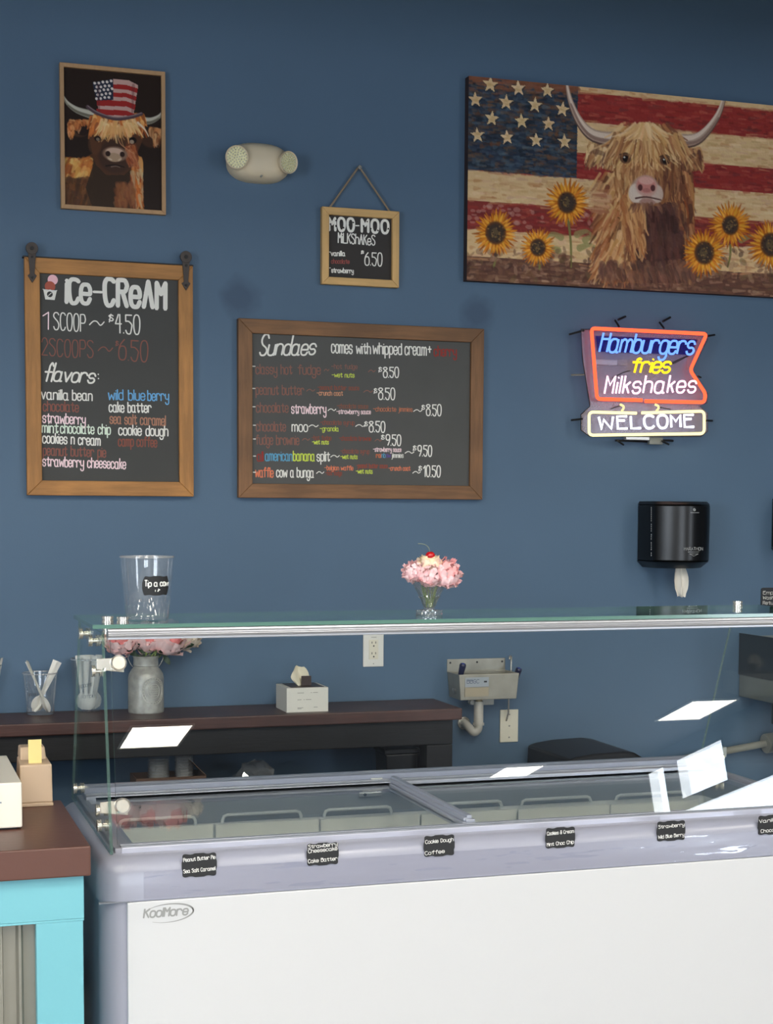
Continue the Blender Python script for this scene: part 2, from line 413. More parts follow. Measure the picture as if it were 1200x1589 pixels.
for i, (wl, a0, a1, z0, z1) in enumerate(WINS):
    mb = MB(); t = .02
    for (b0, b1, c0, c1) in ((a0, a0+t, z0, z1), (a1-t, a1, z0, z1), (a0, a1, z0, z0+t), (a0, a1, z1-t, z1)):
        if wl == 'right': mb.box(RX-.01, RX+.012, b0, b1, c0, c1)
        elif wl == 'left': mb.box(LX-.012, LX+.01, b0, b1, c0, c1)
        else: mb.box(b0, b1, FY-.012, FY+.01, c0, c1)
    struct(mb.build('window_%d' % (i+1), m_blackmat))
struct(MB().box(WX0, WX1, -2.4, -2.15, 2.96, CEIL).build('added_shade_beam', m_ceil))     # unseen beam, added to shade the upper wall from the ceiling panels
struct(MB().box(WX0, WX1, -.012, 0, 0, .1).build('baseboard_back', m_blackmat))
m_panel = emit('lamp_diffuser', (255, 249, 236), PANEL_L)
LIGHTS = [(2.59, -13.55, .57, .88), (8.36, -13.3, .52, .84), (7.43, -16.2, .5, .58)]
for y in (-4.4, -6.4, -8.4):
    for x in (-3.6, -1.8, 0, 1.8, 4.4): LIGHTS.append((x, y, .6, 1.2))  # further unseen panel rows, added to light the room
for i, (x, y, w, d) in enumerate(LIGHTS):
    t = thing('ceiling_light', 'flat white rectangular ceiling light panel over the shop floor', 'light', (x, y, CEIL), group='ceiling light panels')
    fr = MB()
    for (a, b, c, e) in ((-w/2-.02, w/2+.02, -d/2-.02, -d/2), (-w/2-.02, w/2+.02, d/2, d/2+.02), (-w/2-.02, -w/2, -d/2, d/2), (w/2, w/2+.02, -d/2, d/2)): fr.box(a, b, c, e, -.02, 0)
    fr.build('frame', m_white, t); MB().box(-w/2, w/2, -d/2, d/2, -.015, -.005).build('diffuser', m_panel, t)

# ------------------------------------------------------------------ dark bar table along the wall
m_walnut = wood('dark_brown_stain', (84, 56, 50), .3, 'x', 7, .42)
m_blkwood = wood('black_stained_wood', (20, 20, 24), .5, 'x', 9, .6)
SZ = .914
t = thing('bar_table', 'long dark brown bar table with black apron and legs against the blue wall', 'table', (0, 0, 0))
MB().box(-1.4, 1.815, -.285, -.012, SZ-.038, SZ).build('tabletop', m_walnut, t, bevel=.004)
MB().box(-1.35, 1.79, -.265, -.225, .795, SZ-.038).build('apron', m_blkwood, t, bevel=.003)
MB().box(-1.35, 1.79, -.08, -.04, .83, SZ-.038).build('apron', m_blkwood, t, bevel=.003)
for x0, y0 in ((-1.35, -.265), (-1.35, -.11), (1.70, -.265), (1.70, -.11)):
    MB().box(x0, x0+.09, y0+.001, y0+.07, 0, SZ-.12).build('leg', m_blkwood, t, bevel=.003)
MB().box(-1.33, 1.78, -.22, -.08, .575, .60).build('lower_shelf', m_blkwood, t, bevel=.003)
bx = thing('storage_bin', 'black plastic storage bin under the right end of the bar table', 'bin', (1.635, -.15, .60))
MB().frus([(-.05, -.055, 0), (.05, -.055, 0), (.05, .055, 0), (-.05, .055, 0)], [(-.055, -.06, .16), (.055, -.06, .16), (.055, .06, .16), (-.055, .06, .16)]).build('tub', m_black, bx, bevel=.004)
MB().box(-.06, .06, -.065, .065, .16, .178).build('lid', m_black, bx, bevel=.004)
# a white strip of paper pinned beside the bin
xs_ = hit(637, 1190, 1, -.2).x; st = MB().box(xs_-.010, xs_+.010, -.205, -.2, .601, .765).build('paper_strip', mat('strip_paper', (176, 170, 158), .7)); tag(st, 'narrow pale strip standing left of the black bin under the table', 'strip')

# ------------------------------------------------------------------ chest freezer
m_lav = mat('lavender_grey_plastic', (156, 158, 173), .3, coat=.1, noise=(2, .02, (1, 1, 1)))
m_lavd = mat('grey_plastic_rim', (150, 150, 160), .3)
m_panelw = mat('white_enamel_sheet', (206, 207, 209), .3, coat=.15)
m_liner = mat('freezer_liner', (228, 230, 230), .45)
m_gask = mat('dark_gasket', (134, 138, 146), .5)
m_lid = thin_glass('lid_glass', (.985, .99, .985), r0=.025, power=8)
FX0, FX1, FB, FF, FT = .415, 2.19, -1.255, -1.945, .875
fz = thing('chest_freezer', 'white chest freezer with lavender grey corners and sliding glass lids', 'freezer', ((FX0+FX1)/2, (FB+FF)/2, 0))
ox, oy = fz.location.x, fz.location.y
def fbx(mb, x0, x1, y0, y1, z0, z1): return mb.box(x0-ox, x1-ox, y0-oy, y1-oy, z0, z1)
# hollow cabinet: four walls with rounded outer corners
def wallring(name, out, inn, z0, z1, m, bev=0):
    mb = MB(); n = len(out)
    vs = [(x-ox, y-oy, z) for z in (z0, z1) for (x, y) in out]+[(x-ox, y-oy, z) for z in (z0, z1) for (x, y) in inn]
    fs = []
    for i in range(n):
        j = (i+1) % n
        fs += [(i, j, n+j, n+i), (2*n+j, 2*n+i, 3*n+i, 3*n+j), (n+i, n+j, 3*n+j, 3*n+i), (j, i, 2*n+i, 2*n+j)]
    mb.add(vs, fs); return mb.build(name, m, fz, smooth=50, bevel=bev)
IX0, IX1, IY0, IY1 = .505, 2.10, -1.845, -1.335
outer = rrect(FX0, FX1, FF, FB, .05, 6)
def inner(k):   # same vertex count as outer, small radius
    return rrect(IX0-k, IX1+k, IY0-k, IY1+k, .02, 6)
wallring('cabinet', rrect(FX0+.004, FX1-.004, FF+.004, FB-.004, .046, 6), inner(.012), .1, .776, m_lav)
MB().prism([(x-ox, y-oy) for x, y in inner(.02)], 'z', .3, .31).build('inner_floor', m_liner, fz)
wallring('liner', inner(.012), inner(0), .3, .80, m_liner)
wallring('gasket', inner(.0125), inner(-.002), .80, .852, m_gask)
# top frame: rounded trim
k = []
for (dz, inset) in ((.776, 0), (.832, 0), (.848, .006), (.858, .018), (.862, .035)):
    k.append((dz, rrect(FX0+inset, FX1-inset, FF+inset, FB-inset, .05-inset*.6, 6)))
mb = MB(); n = len(outer)
vs = [(x-ox, y-oy, z) for z, ring in k for x, y in ring]+[(x-ox, y-oy, .862) for x, y in inner(0)]+[(x-ox, y-oy, .776) for x, y in inner(.011)]
fs = [(a*n+i, a*n+(i+1) % n, (a+1)*n+(i+1) % n, (a+1)*n+i) for a in range(len(k)+1) for i in range(n)]
fs += [((len(k)+1)*n+i, (len(k)+1)*n+(i+1) % n, (i+1) % n, i) for i in range(n)]
mb.add(vs, fs).build('top_frame', m_lav, fz, smooth=40)
mb = MB(); fbx(mb, .470, FX1-.055, FF-.004, FF+.01, .1, .774); mb.build('front_panel', m_panelw, fz, bevel=.002)
mb = MB(); fbx(mb, FX0-.0, FX0+.06, FF-.001, FF+.01, .7745, .7765); mb.build('seam', m_gask, fz)
# aluminium rails carrying the lids
def rail(y0, y1, z0, z1, nm='rail', x0=.468, x1=2.115, m=None):
    mb = MB()
    prof = [(y0, z0), (y1, z0), (y1, z1), ((y0+y1)/2+.002, z1), ((y0+y1)/2+.002, z1-.004), ((y0+y1)/2-.002, z1-.004), ((y0+y1)/2-.002, z1), (y0, z1-.003)]
    mb.prism([(a-oy, b) for a, b in prof], 'x', x0-ox, x1-ox); return mb.build(nm, m or m_alu, fz, bevel=.001)
m_alul = mat('satin_lid_rail', (196, 198, 212), .3, metal=.35)
rail(-1.893, -1.862, .860, .876, 'front_rail', m=m_alul)
rail(-1.862, -1.846, .860, .869, 'front_rail', m=m_alul)
rail(-1.345, -1.310, .862, .882, 'rear_rail', m=m_alul)
rail(-1.306, -1.262, .862, .896, 'rear_rail', m=mat('lavender_rail', (160, 162, 180), .3, coat=.2))
for x0 in (.455, 2.115):
    mb = MB(); fbx(mb, x0, x0+.02, -1.89, -1.27, .860, .872); mb.build('side_rail', m_lavd, fz, bevel=.002)
# lids
def lid(x0, x1, z, nm, stile_left):
    mb = MB(); fbx(mb, x0, x1, -1.858, -1.315, z, z+.004); g = mb.build(nm, m_lid, fz)
    s = MB(); xs = x0 if stile_left else x1-.022
    fbx(s, xs, xs+.022, -1.858, -1.312, z-.006, z+.012); fbx(s, xs+.005, xs+.017, -1.85, -1.32, z+.012, z+.02); o = s.build('lid_stile', m_alul, g, bevel=.002)
    r = MB(); fbx(r, x0, x1, -1.345, -1.312, z-.004, z+.008); r.build('lid_rail', mat('pale_green_lid_edge', (170, 190, 195), .25, metal=.3), g, bevel=.001)
    return g
lid(.49, 1.245, .870, 'left_lid', False)
lid(1.215, 2.10, .864, 'right_lid', True)
for px in (575, 588):   # small white screw plate on the rear rail
    pass
p = hit(584, 1212, 1, -1.305)
mb = MB(); fbx(mb, p.x-.015, p.x+.015, -1.311, -1.306, .868, .884); pl = mb.build('screw_plate', m_white, fz, bevel=.001)
for dx in (-.007, .007):
    MB().cyl((p.x+dx-ox, -1.3125-oy, .876), (p.x+dx-ox, -1.310-oy, .876), .003, n=10).build('screw', m_blackmat, pl)
p = hit(700, 1215, 1, -1.34)
mb = MB(); fbx(mb, 1.135, 1.195, -1.352, -1.346, .846, .858); lp = mb.build('lock_plate', m_alu, fz, bevel=.003)
MB().cyl((1.15-ox, -1.355-oy, .852), (1.15-ox, -1.351-oy, .852), .004, n=10).build('screw', m_blackmat, lp)
# clear protective film over the trim
m_film = thin_glass('trim_film', (.97, .97, .98), r0=.05, power=5)
nt_ = m_film.node_tree; gl_ = [n for n in nt_.nodes if n.type == 'BSDF_GLOSSY'][0]; gl_.inputs['Roughness'].default_value = .06
tc_ = nt_.nodes.new('ShaderNodeTexCoord'); mp_ = nt_.nodes.new('ShaderNodeMapping'); mp_.inputs['Scale'].default_value = (3, 12, 14); nz_ = nt_.nodes.new('ShaderNodeTexNoise'); nz_.inputs['Scale'].default_value = 2.2
bp_ = nt_.nodes.new('ShaderNodeBump'); bp_.inputs['Distance'].default_value = .012; bp_.inputs['Strength'].default_value = .5
nt_.links.new(tc_.outputs['Object'], mp_.inputs[0]); nt_.links.new(mp_.outputs[0], nz_.inputs[0]); nt_.links.new(nz_.outputs[0], bp_.inputs['Height']); nt_.links.new(bp_.outputs[0], gl_.inputs['Normal'])
xf_ = hit(223, 1350, 1, FF).x; mb = MB(); fbx(mb, xf_, FX1-.06, FF-.0009, FF-.0003, .778, .834); mb.build('trim_film', m_film, fz)
# badge
m_badge = mat('grey_badge_print', (150, 151, 150), .5)
def fzpt(px, py): q = hit(px, py, 1, FF-.0046); return (q.x-ox, q.z)
LG = {'K': '-0209,-4905,-1642'}
mb = MB(); a, b = fzpt(223, 1424), fzpt(291, 1419)
lay = layout('KoolMore', a, b, .0165, slant=.15, gap=1.2, xr=.72, jit=0); ribbon(mb, lay, .0034, FF-.0047-oy)
c1 = fzpt(261, 1417); pts = []
for i in range(60):
    t_ = -2.95+i*.088
    pts.append(np.array((c1[0]+.051*math.cos(-t_)*1.0, c1[1]+.0185*math.sin(-t_)+.002*math.cos(-t_))))
for i in range(len(pts)-1):
    w = .0006+.0030*math.sin(PI*min(1, (i+1)/len(pts)))**2
    ribbon(mb, [[pts[i], pts[i+1]]], w, FF-.0047-oy)
mb.build('badge', m_badge, fz, fix=False)
for x0, y0 in ((FX0+.1, FF+.1), (FX1-.1, FF+.1), (FX0+.1, FB-.1), (FX1-.1, FB-.1)):
    mb = MB(); mb.cyl((x0-ox, y0-oy-.012, .035), (x0-ox, y0-oy+.012, .035), .035); mb.cyl((x0-ox, y0-oy, .035), (x0-ox, y0-oy, .1), .012); mb.build('caster', m_blackmat, fz, smooth=40)
# wire-handled baskets inside
m_cream2 = mat('basket_plastic', (236, 236, 228), .5)
m_wire = mat('white_coated_wire', (206, 210, 212), .35)
hd = [(185, 303), (345, 467), (503, 607), (668, 778), (808, 916), (955, 1062)]
W3 = (IX1-IX0-.02)/6
for i, (a, b) in enumerate(hd):
    xa = hit(a, 1270, 1, IY1-.02).x; xb = hit(b, 1270, 1, IY1-.02).x
    x0 = IX0+.008+i*W3; x1 = x0+W3-.006
    xa = max(xa, x0+.005); xb = min(max(xb, xa+.08), x1-.005) if xb > xa else xa+.12
    names = ['leftmost', 'second from the left', 'third, just left of the lid stile', 'fourth, right of the lid stile', 'fifth from the left', 'rightmost in the freezer']
    q = thing('freezer_basket', 'pale basket with white wire handle in the freezer, '+names[i], 'basket', (x0, IY1-.01, .311), group='baskets inside the freezer')
    mb = MB(); d = .47
    hb_ = hit((hd[i][0]+hd[i][1])/2, 1276-(((hd[i][0]+hd[i][1])/2)-400)*.05, 1, IY1-.012).z-.311; mb.box(0, x1-x0, -.005, 0, 0, hb_); mb.box(0, x1-x0, -d, -d+.005, 0, hb_-.12); mb.box(0, .004, -d+.005, -.005, 0, hb_-.12); mb.box(x1-x0-.004, x1-x0, -d+.005, -.005, 0, hb_-.12); mb.box(.004, x1-x0-.004, -d+.005, -.005, 0, .005)
    mb.build('body', m_cream2, q)
    h0 = .49; h1 = hit((hd[i][0]+hd[i][1])/2, 1262-(((hd[i][0]+hd[i][1])/2)-400)*.05, 1, IY1-.022).z-.311
    mb = MB(); pts = [(xa-x0, -.012, h0), (xa-x0, -.012, h1-.012), (xa-x0+.004, -.012, h1-.003), (xa-x0+.012, -.012, h1), (xb-x0-.012, -.012, h1), (xb-x0-.004, -.012, h1-.003), (xb-x0, -.012, h1-.012), (xb-x0, -.012, h0)]
    mb.tube(pts, .0042, 8).build('handle', m_wire, q, smooth=50)

# ------------------------------------------------------------------ chalkboard name tags on the freezer trim
m_tag = mat('matt_black_label', (34, 35, 37), .6)
def bracket(w, h, n=7):     # plaque outline with notched corners and bumps
    pts = []
    def arc(cx, cy, r, a0, a1):
        for i in range(n+1):
            a = math.radians(a0+(a1-a0)*i/n); pts.append((cx+r*math.cos(a), cy+r*math.sin(a)))
    for i in range(96):
        a = 2*PI*(i+.5)/96; c_, s_ = math.cos(a), math.sin(a)
        x = math.copysign(abs(c_)**.42, c_); y = math.copysign(abs(s_)**.42, s_)
        pts.append((x*w/2*(1-.085*math.sin(PI*min(1, abs(y)*1.08))**2), y*h/2*(1-.16*math.sin(PI*min(1, abs(x)*1.08))**2)))
    return pts
TG = [((281, 338, 1322, 1362), [['Peanut Butter Pie', .74], ['Sea Salt Caramel', .30]], 'black name tag reading Peanut Butter Pie, Sea Salt Caramel, leftmost on the freezer trim'),
      ((475, 527, 1306, 1344), [['Strawberry', .84], ['Cheesecake', .66], ['Cake Batter', .25]], 'black name tag reading Strawberry Cheesecake, Cake Batter on the freezer trim'),
      ((657, 707, 1294, 1330), [['Cookie Dough', .70], ['Coffee', .22]], 'black name tag reading Cookie Dough, Coffee on the freezer trim'),
      ((846, 894, 1282, 1317), [['Cookies & Cream', .72], ['Mint Choc Chip', .24]], 'black name tag reading Cookies and Cream, Mint Choc Chip on the freezer trim'),
      ((1019, 1065, 1272, 1306), [['Strawberry', .72], ['Wild Blue Berry', .26]], 'black name tag reading Strawberry, Wild Blue Berry on the freezer trim'),
      ((1176, 1222, 1263, 1296), [['Vanilla', .70], ['Chocolate', .24]], 'black name tag at the right edge reading Vanilla, Chocolate')]
for (x0, x1, y0, y1), lines, lab in TG:
    a = hit(x0, (y0+y1)/2, 1, FF-.002); b = hit(x1, (y0+y1)/2, 1, FF-.002); w = b.x-a.x; zc = .805 ; h = w*.86 if w*.86 < .052 else .052
    h = hit((x0+x1)/2, y0, 1, FF).z-hit((x0+x1)/2, y1, 1, FF).z; zc = hit((x0+x1)/2, (y0+y1)/2, 1, FF).z
    t = thing('name_tag', lab, 'label', ((a.x+b.x)/2, FF, zc), group='name tags on the freezer trim')
    MB().prism(bracket(w, h), 'y', -.002, 0).build('plaque', m_tag, t)
    for tx, v in lines:
        hw = w*.43 if len(tx) > 9 else w*(.30 if len(tx) < 9 else .38)
        s0 = -w*.44 if len(tx) < 9 else -hw
        zz = (v-.5)*h-.003
        write(t, tx, (s0, zz-.001), (s0+2*hw, zz+.0015), .0072, (236, 236, 232), .00105, -.0023, gap=1.3, xr=.7)

# ------------------------------------------------------------------ sneeze guard
m_pane = thin_glass('clear_pane', (.975, .985, .98), r0=.045)
m_side = thin_glass('side_pane_glass', (.965, .985, .975), r0=.02, power=12)
m_topg = thin_glass('top_shelf_glass', (.90, .96, .94), r0=.06)
m_edge = mat('green_glass_edge', (92, 130, 118), .15, coat=.5)
def sheet(name, vb, vt, parent, m, edge=None):      # two parallel quads; big faces clear, thin faces green
    mb = MB(); mb.v = [tuple(p) for p in vb+vt]; mb.f = [[3, 2, 1, 0], [4, 5, 6, 7], [0, 1, 5, 4], [1, 2, 6, 5], [2, 3, 7, 6], [3, 0, 4, 7]]; mb.fm = [0, 0, 1, 1, 1, 1]
    return mb.build(name, [m, m_edge if edge is None else edge], parent)
GX0, GX1 = .447, 2.13
m_edge2 = thin_glass('pale_glass_edge', (.8, .88, .85), r0=.12, body=.5, bodycol=(96, 126, 116))
gz = thing('sneeze_guard', 'frameless glass sneeze guard with steel clamps standing on the freezer', 'display', (GX0, -1.6, .862))
o3 = gz.location
def G(x, y, z): return (x-o3.x, y-o3.y, z-o3.z)
PB, PT = (-1.880, .877), (-1.8013, 1.295)
tl = math.hypot(PT[0]-PB[0], PT[1]-PB[1]); nx = (-(PT[1]-PB[1])/tl*.006, (PT[0]-PB[0])/tl*.006)
sheet('front_pane', [G(GX0+.014, *PB), G(GX1-.008, *PB), G(GX1-.008, *PT), G(GX0+.014, *PT)],
      [G(GX0+.014, PB[0]+nx[0], PB[1]+nx[1]), G(GX1-.008, PB[0]+nx[0], PB[1]+nx[1]), G(GX1-.008, PT[0]+nx[0], PT[1]+nx[1]), G(GX0+.014, PT[0]+nx[0], PT[1]+nx[1])], gz, m_pane)
for x in (GX0, GX1-.002):
    q = [(-1.899, .8625), (-1.262, .8625), (-1.43, 1.300), (-1.800, 1.300)]
    sheet('side_pane', [G(x-.003, *p) for p in q], [G(x+.003, *p) for p in q], gz, m_side, m_edge2)
sheet('top_shelf', [G(.425, -1.812, 1.310), G(2.155, -1.812, 1.310), G(2.155, -1.50, 1.310), G(.425, -1.50, 1.310)],
      [G(.425, -1.812, 1.318), G(2.155, -1.812, 1.318), G(2.155, -1.50, 1.318), G(.425, -1.50, 1.318)], gz, m_topg)
mb = MB(); prof = [(-1.816, 1.287), (-1.795, 1.287), (-1.795, 1.309), (-1.816, 1.309), (-1.818, 1.305), (-1.816, 1.301), (-1.820, 1.297), (-1.816, 1.291)]
mb.prism([(a-o3.y, b-o3.z) for a, b in prof], 'x', .455-o3.x, 2.12-o3.x).build('top_rail', m_alu, gz, bevel=.001)
def stud(c, ax, r=.0125, half=.0125, nm='clamp'):
    c = Vector(c); ax = Vector(ax); mb = MB()
    for s in (-1, 1):
        mb.cyl(c+ax*(.0045*s), c+ax*(half*.55*s), r, n=20); mb.cyl(c+ax*(half*.55*s), c+ax*(half*.72*s), r*.8, n=20); mb.cyl(c+ax*(half*.72*s), c+ax*(half*s), r, n=20)
    mb.cyl(c-ax*.0045, c+ax*.0045, r*.4, n=10)
    return mb.build(nm, m_chrome, gz, smooth=35)
def clip(pts, nm='clamp_arm'):
    pass
for px, py in ((131, 983), (146, 994), (151, 1041), (158, 1257), (160, 1281), (122, 1223)):
    q = hit(px, py, 0, GX0); stud((0, q.y-o3.y, q.z-o3.z), (1, 0, 0))
for x, y in ((.462, -1.765), (.490, -1.790), (2.06, -1.56)):
    stud((x-o3.x, y-o3.y, 1.314-o3.z), (0, 0, 1), half=.018)
q = hit(1115, 1176, 0, GX1); stud((GX1-o3.x, q.y-o3.y, q.z-o3.z), (1, 0, 0))
q = hit(1168, 966, 0, GX1); stud((GX1-o3.x, q.y-o3.y, q.z-o3.z), (1, 0, 0), r=.008)
nrm = Vector((0, nx[0], nx[1])).normalized()
for (px, py, qx, qy) in ((184, 1030, 151, 1041), (190, 1252, 158, 1257)):   # corner clamps: arm from side pane to a round boss on the front pane
    yy = PB[0]+(PT[0]-PB[0])*.5
    for _ in range(4):
        q = hit(px, py, 1, yy-.008); tt = (q.z-PB[1])/(PT[1]-PB[1]); yy = PB[0]+(PT[0]-PB[0])*tt
    c = Vector((q.x, yy, q.z))-o3; out = Vector((0, -1, .19)).normalized()
    mb = MB(); mb.cyl(c+out*.001, c+out*.012, .0165, n=28); mb.cyl(c+out*.012, c+out*.015, .0165, .013, n=28); boss = mb.build('clamp_boss', m_chrome, gz, smooth=35)
    mb = MB(); mb.frus([c+Vector((-.044, .0, -.012))-out*.0, c+Vector((.012, .0, -.019)), c+Vector((.012, 0, .012)), c+Vector((-.044, 0, .010))][:4],
                       [c+Vector((-.044, .0, -.012))+out*.004, c+Vector((.012, .0, -.019))+out*.004, c+Vector((.012, 0, .012))+out*.004, c+Vector((-.044, 0, .010))+out*.004])
    mb.build('clamp_plate', m_chrome, gz, bevel=.001)
# bottom edge brackets on the side pane
MB().box(-.002, .01, .0, .5, -.0, .012).build('bottom_channel', m_alu, gz) if False else None

# ------------------------------------------------------------------ teal serving counter at the left
m_brown = mat('brown_painted_top', (96, 62, 52), .42, noise=(3, .06, (1, 1, 1)), bump=(60, .0006))
m_teal = mat('turquoise_paint', (116, 184, 196), .45, noise=(2, .02, (1, 1, 1)), bump=(40, .0005))
m_galv = mat('corrugated_galvanised_steel', (150, 148, 138), .32, metal=.5)
CX1, CYF, CYB, CZ = .387, -2.045, -1.55, .914
t = thing('serving_counter', 'turquoise serving counter with thick brown top and corrugated metal panel', 'counter', (-.5, -1.8, 0))
def cb(mb, x0, x1, y0, y1, z0, z1): return mb.box(x0+.5, x1+.5, y0+1.8, y1+1.8, z0, z1)
mb = MB(); cb(mb, -1.5, CX1, CYF, CYB, CZ-.058, CZ); mb.build('countertop', m_brown, t, bevel=.003)
fy = CYF+.018; xe = hit(131, 1450, 1, fy).x; xo = hit(57, 1500, 1, fy).x; zt = hit(60, 1434, 1, fy).z; ze = hit(131, 1425, 1, fy).z
mb = MB(); cb(mb, -1.45, xe, fy, fy+.03, ze, CZ-.058); mb.build('top_board', m_teal, t, bevel=.0015)
mb = MB(); cb(mb, -1.45, xe-.0, fy+.001, fy+.03, zt, ze); mb.build('upper_rail', m_teal, t, bevel=.001)
mb = MB(); cb(mb, xo, xe-.002, fy+.001, fy+.03, 0, zt); mb.build('right_stile', m_teal, t, bevel=.001)
mb = MB(); cb(mb, -1.45, -1.35, fy+.001, fy+.03, 0, zt); mb.build('left_stile', m_teal, t, bevel=.001)
mb = MB(); cb(mb, -1.35, xo, fy+.001, fy+.03, 0, .12); mb.build('bottom_rail', m_teal, t, bevel=.001)
mb = MB(); cb(mb, xe-.03, xe-.002, fy+.03, CYB+.02, 0, CZ-.058); mb.build('side_panel', m_teal, t)
mb = MB(); cb(mb, -1.45, -1.42, fy+.03, CYB+.02, 0, CZ-.058); mb.build('side_panel', m_teal, t)
mb = MB(); N = 700; xs = np.linspace(-1.35, xo+.004, N); pit = .037; xr0 = hit(31, 1500, 1, fy+.03).x
vs = []; 
for x in xs:
    ph = ((x-xr0+.5*pit)/pit) % 1; y = fy+.036-.012*max(0, min(1, (.16-abs(ph-.5))/.05))
    vs += [(x+.5, y+1.8, .1), (x+.5, y+1.8, zt+.01)]
mb.add(vs, [(2*i, 2*i+2, 2*i+3, 2*i+1) for i in range(N-1)]); mb.build('corrugated_panel', m_galv, t, smooth=30)
# white till and beige slip printer on the counter
a = hit(35, 1287, 2, CZ); top = hit(35, 1214, 1, a.y).z; bk = hit(8, 1165, 2, top)
t = thing('cash_register', 'cream white register box at the left edge of the brown countertop', 'register', (a.x-.15, a.y, CZ))
MB().frus([(-.15, 0, .004), (.15, 0, .004), (.15, .36, .004), (-.15, .36, .004)], [(-.15, 0.002, top-CZ), (.15, .002, top-CZ), (.15, .36, top-CZ), (-.15, .36, top-CZ)]).build('case', mat('cream_plastic', (232, 226, 212), .4), t, bevel=.003)
MB().box(-.14, .14, .01, .35, 0, .004).build('foot', m_black, t)
MB().box(-.12, .11, -.0008, .002, .055, .0575).build('drawer_gap', m_gask, t)
m_bei = mat('beige_plastic', (205, 178, 150), .45)
a = hit(31, 1253, 2, CZ); b = hit(82, 1250, 2, CZ); w = b.x-a.x; zt2 = hit(56, 1187, 1, a.y).z-CZ
t = thing('slip_printer', 'small beige box with a yellow slip standing up, behind the white register', 'dispenser', ((a.x+b.x)/2, a.y, CZ))
MB().frus([(-w/2, 0, .008), (w/2, 0, .008), (w/2, .13, .008), (-w/2, .13, .008)], [(-w/2+.001, .002, zt2), (w/2-.001, .002, zt2), (w/2-.004, .10, zt2+.006), (-w/2+.004, .10, zt2+.006)]).build('body', m_bei, t, bevel=.003)
MB().box(-w/2-.001, w/2+.001, -.001, .132, 0, .008).build('base', m_bei, t, bevel=.002)
MB().frus([(-w*.40, .055, zt2+.002), (w*.40, .055, zt2+.002), (w*.40, .125, zt2+.002), (-w*.40, .125, zt2+.002)], [(-w*.38, .075, zt2+.028), (w*.38, .075, zt2+.028), (w*.38, .12, zt2+.028), (-w*.38, .12, zt2+.028)]).build('rear_housing', m_bei, t, bevel=.003)
sl = MB(); sl.box(-w*.20, w*.20, .018, .0225, zt2-.001, zt2+.052); sl.build('slip', mat('yellow_card', (238, 214, 142), .7), t)

# ------------------------------------------------------------------ things on the bar table
m_cup = thin_glass('clear_cup_plastic', (.97, .98, .98), r0=.07, body=.06, power=3.2)
m_cuprim = thin_glass('cup_rim', (.9, .92, .93), r0=.18, body=.25)
m_spoon = mat('white_spoon_plastic', (238, 236, 228), .4)
def cup(name, label, loc, rb, rt, h, parts=True, rimr=.0022):
    t = thing(name, label, 'cup', loc)
    MB().shell([(0.0001, .002), (rb*.95, .002), (rb, .006), (rb+(rt-rb)*.5, h*.5), (rt*.985, h*.9), (rt*.985, h*.93), (rt, h)], n=40).build('wall', m_cup, t, smooth=60)
    MB().tube([(rt*math.cos(i*PI/20), rt*math.sin(i*PI/20), h) for i in range(40)], rimr, 6, closed=True).build('rim', m_cuprim, t, smooth=60)
    return t
def spoon_mesh(L=.172):
    mb = MB(); N = 16; rows = []
    for i in range(N+1):
        s = i/N; x = s*L
        if s < .3: w = .019*math.sqrt(max(0, 1-((s-.15)/.152)**2))+.0005; z = -.006*(1-((s-.15)/.15)**2)
        else: w = .004+.0055*((s-.3)/.7); z = .0015*math.sin((s-.3)*4)
        rows.append([( -w, x, 0), (-w*.5, x, z), (0, x, z*1.15+ (0 if s < .3 else .002)), (w*.5, x, z), (w, x, 0)])
    for sgn in (0, 1):
        k = [(a, b, c+(.0012 if sgn else 0)) for r in rows for a, b, c in r]
        mb.add(k, [(i*5+j, i*5+j+1, (i+1)*5+j+1, (i+1)*5+j) for i in range(N) for j in range(4)])
    return mb
spoon0 = spoon_mesh().build('spoon', m_spoon, None, smooth=60); used = [False]
def spoon(loc, lean_dir, lean, roll, label, group):
    o = spoon0 if not used[0] else spoon0.copy()
    if used[0]: C.objects.link(o)
    used[0] = True
    d = Vector((math.sin(lean)*math.cos(lean_dir), math.sin(lean)*math.sin(lean_dir), math.cos(lean)))
    q = d.to_track_quat('Y', 'Z') @ Matrix.Rotation(roll, 3, 'Y').to_quaternion()
    o.rotation_mode = 'QUATERNION'; o.rotation_quaternion = q; o.location = loc
    tag(o, label, 'spoon', group)
    return o
def writing_on(parent, text, px0, px1, y, h, loc, rgb=(40, 42, 44), w=.0009, slant=.2):
    a = hit(*px0, 1, y); b = hit(*px1, 1, y)
    return write(parent, text, (a.x-loc[0], a.z-loc[2]), (b.x-loc[0], b.z-loc[2]), h, rgb, w, y-loc[1], slant=slant, gap=.8)
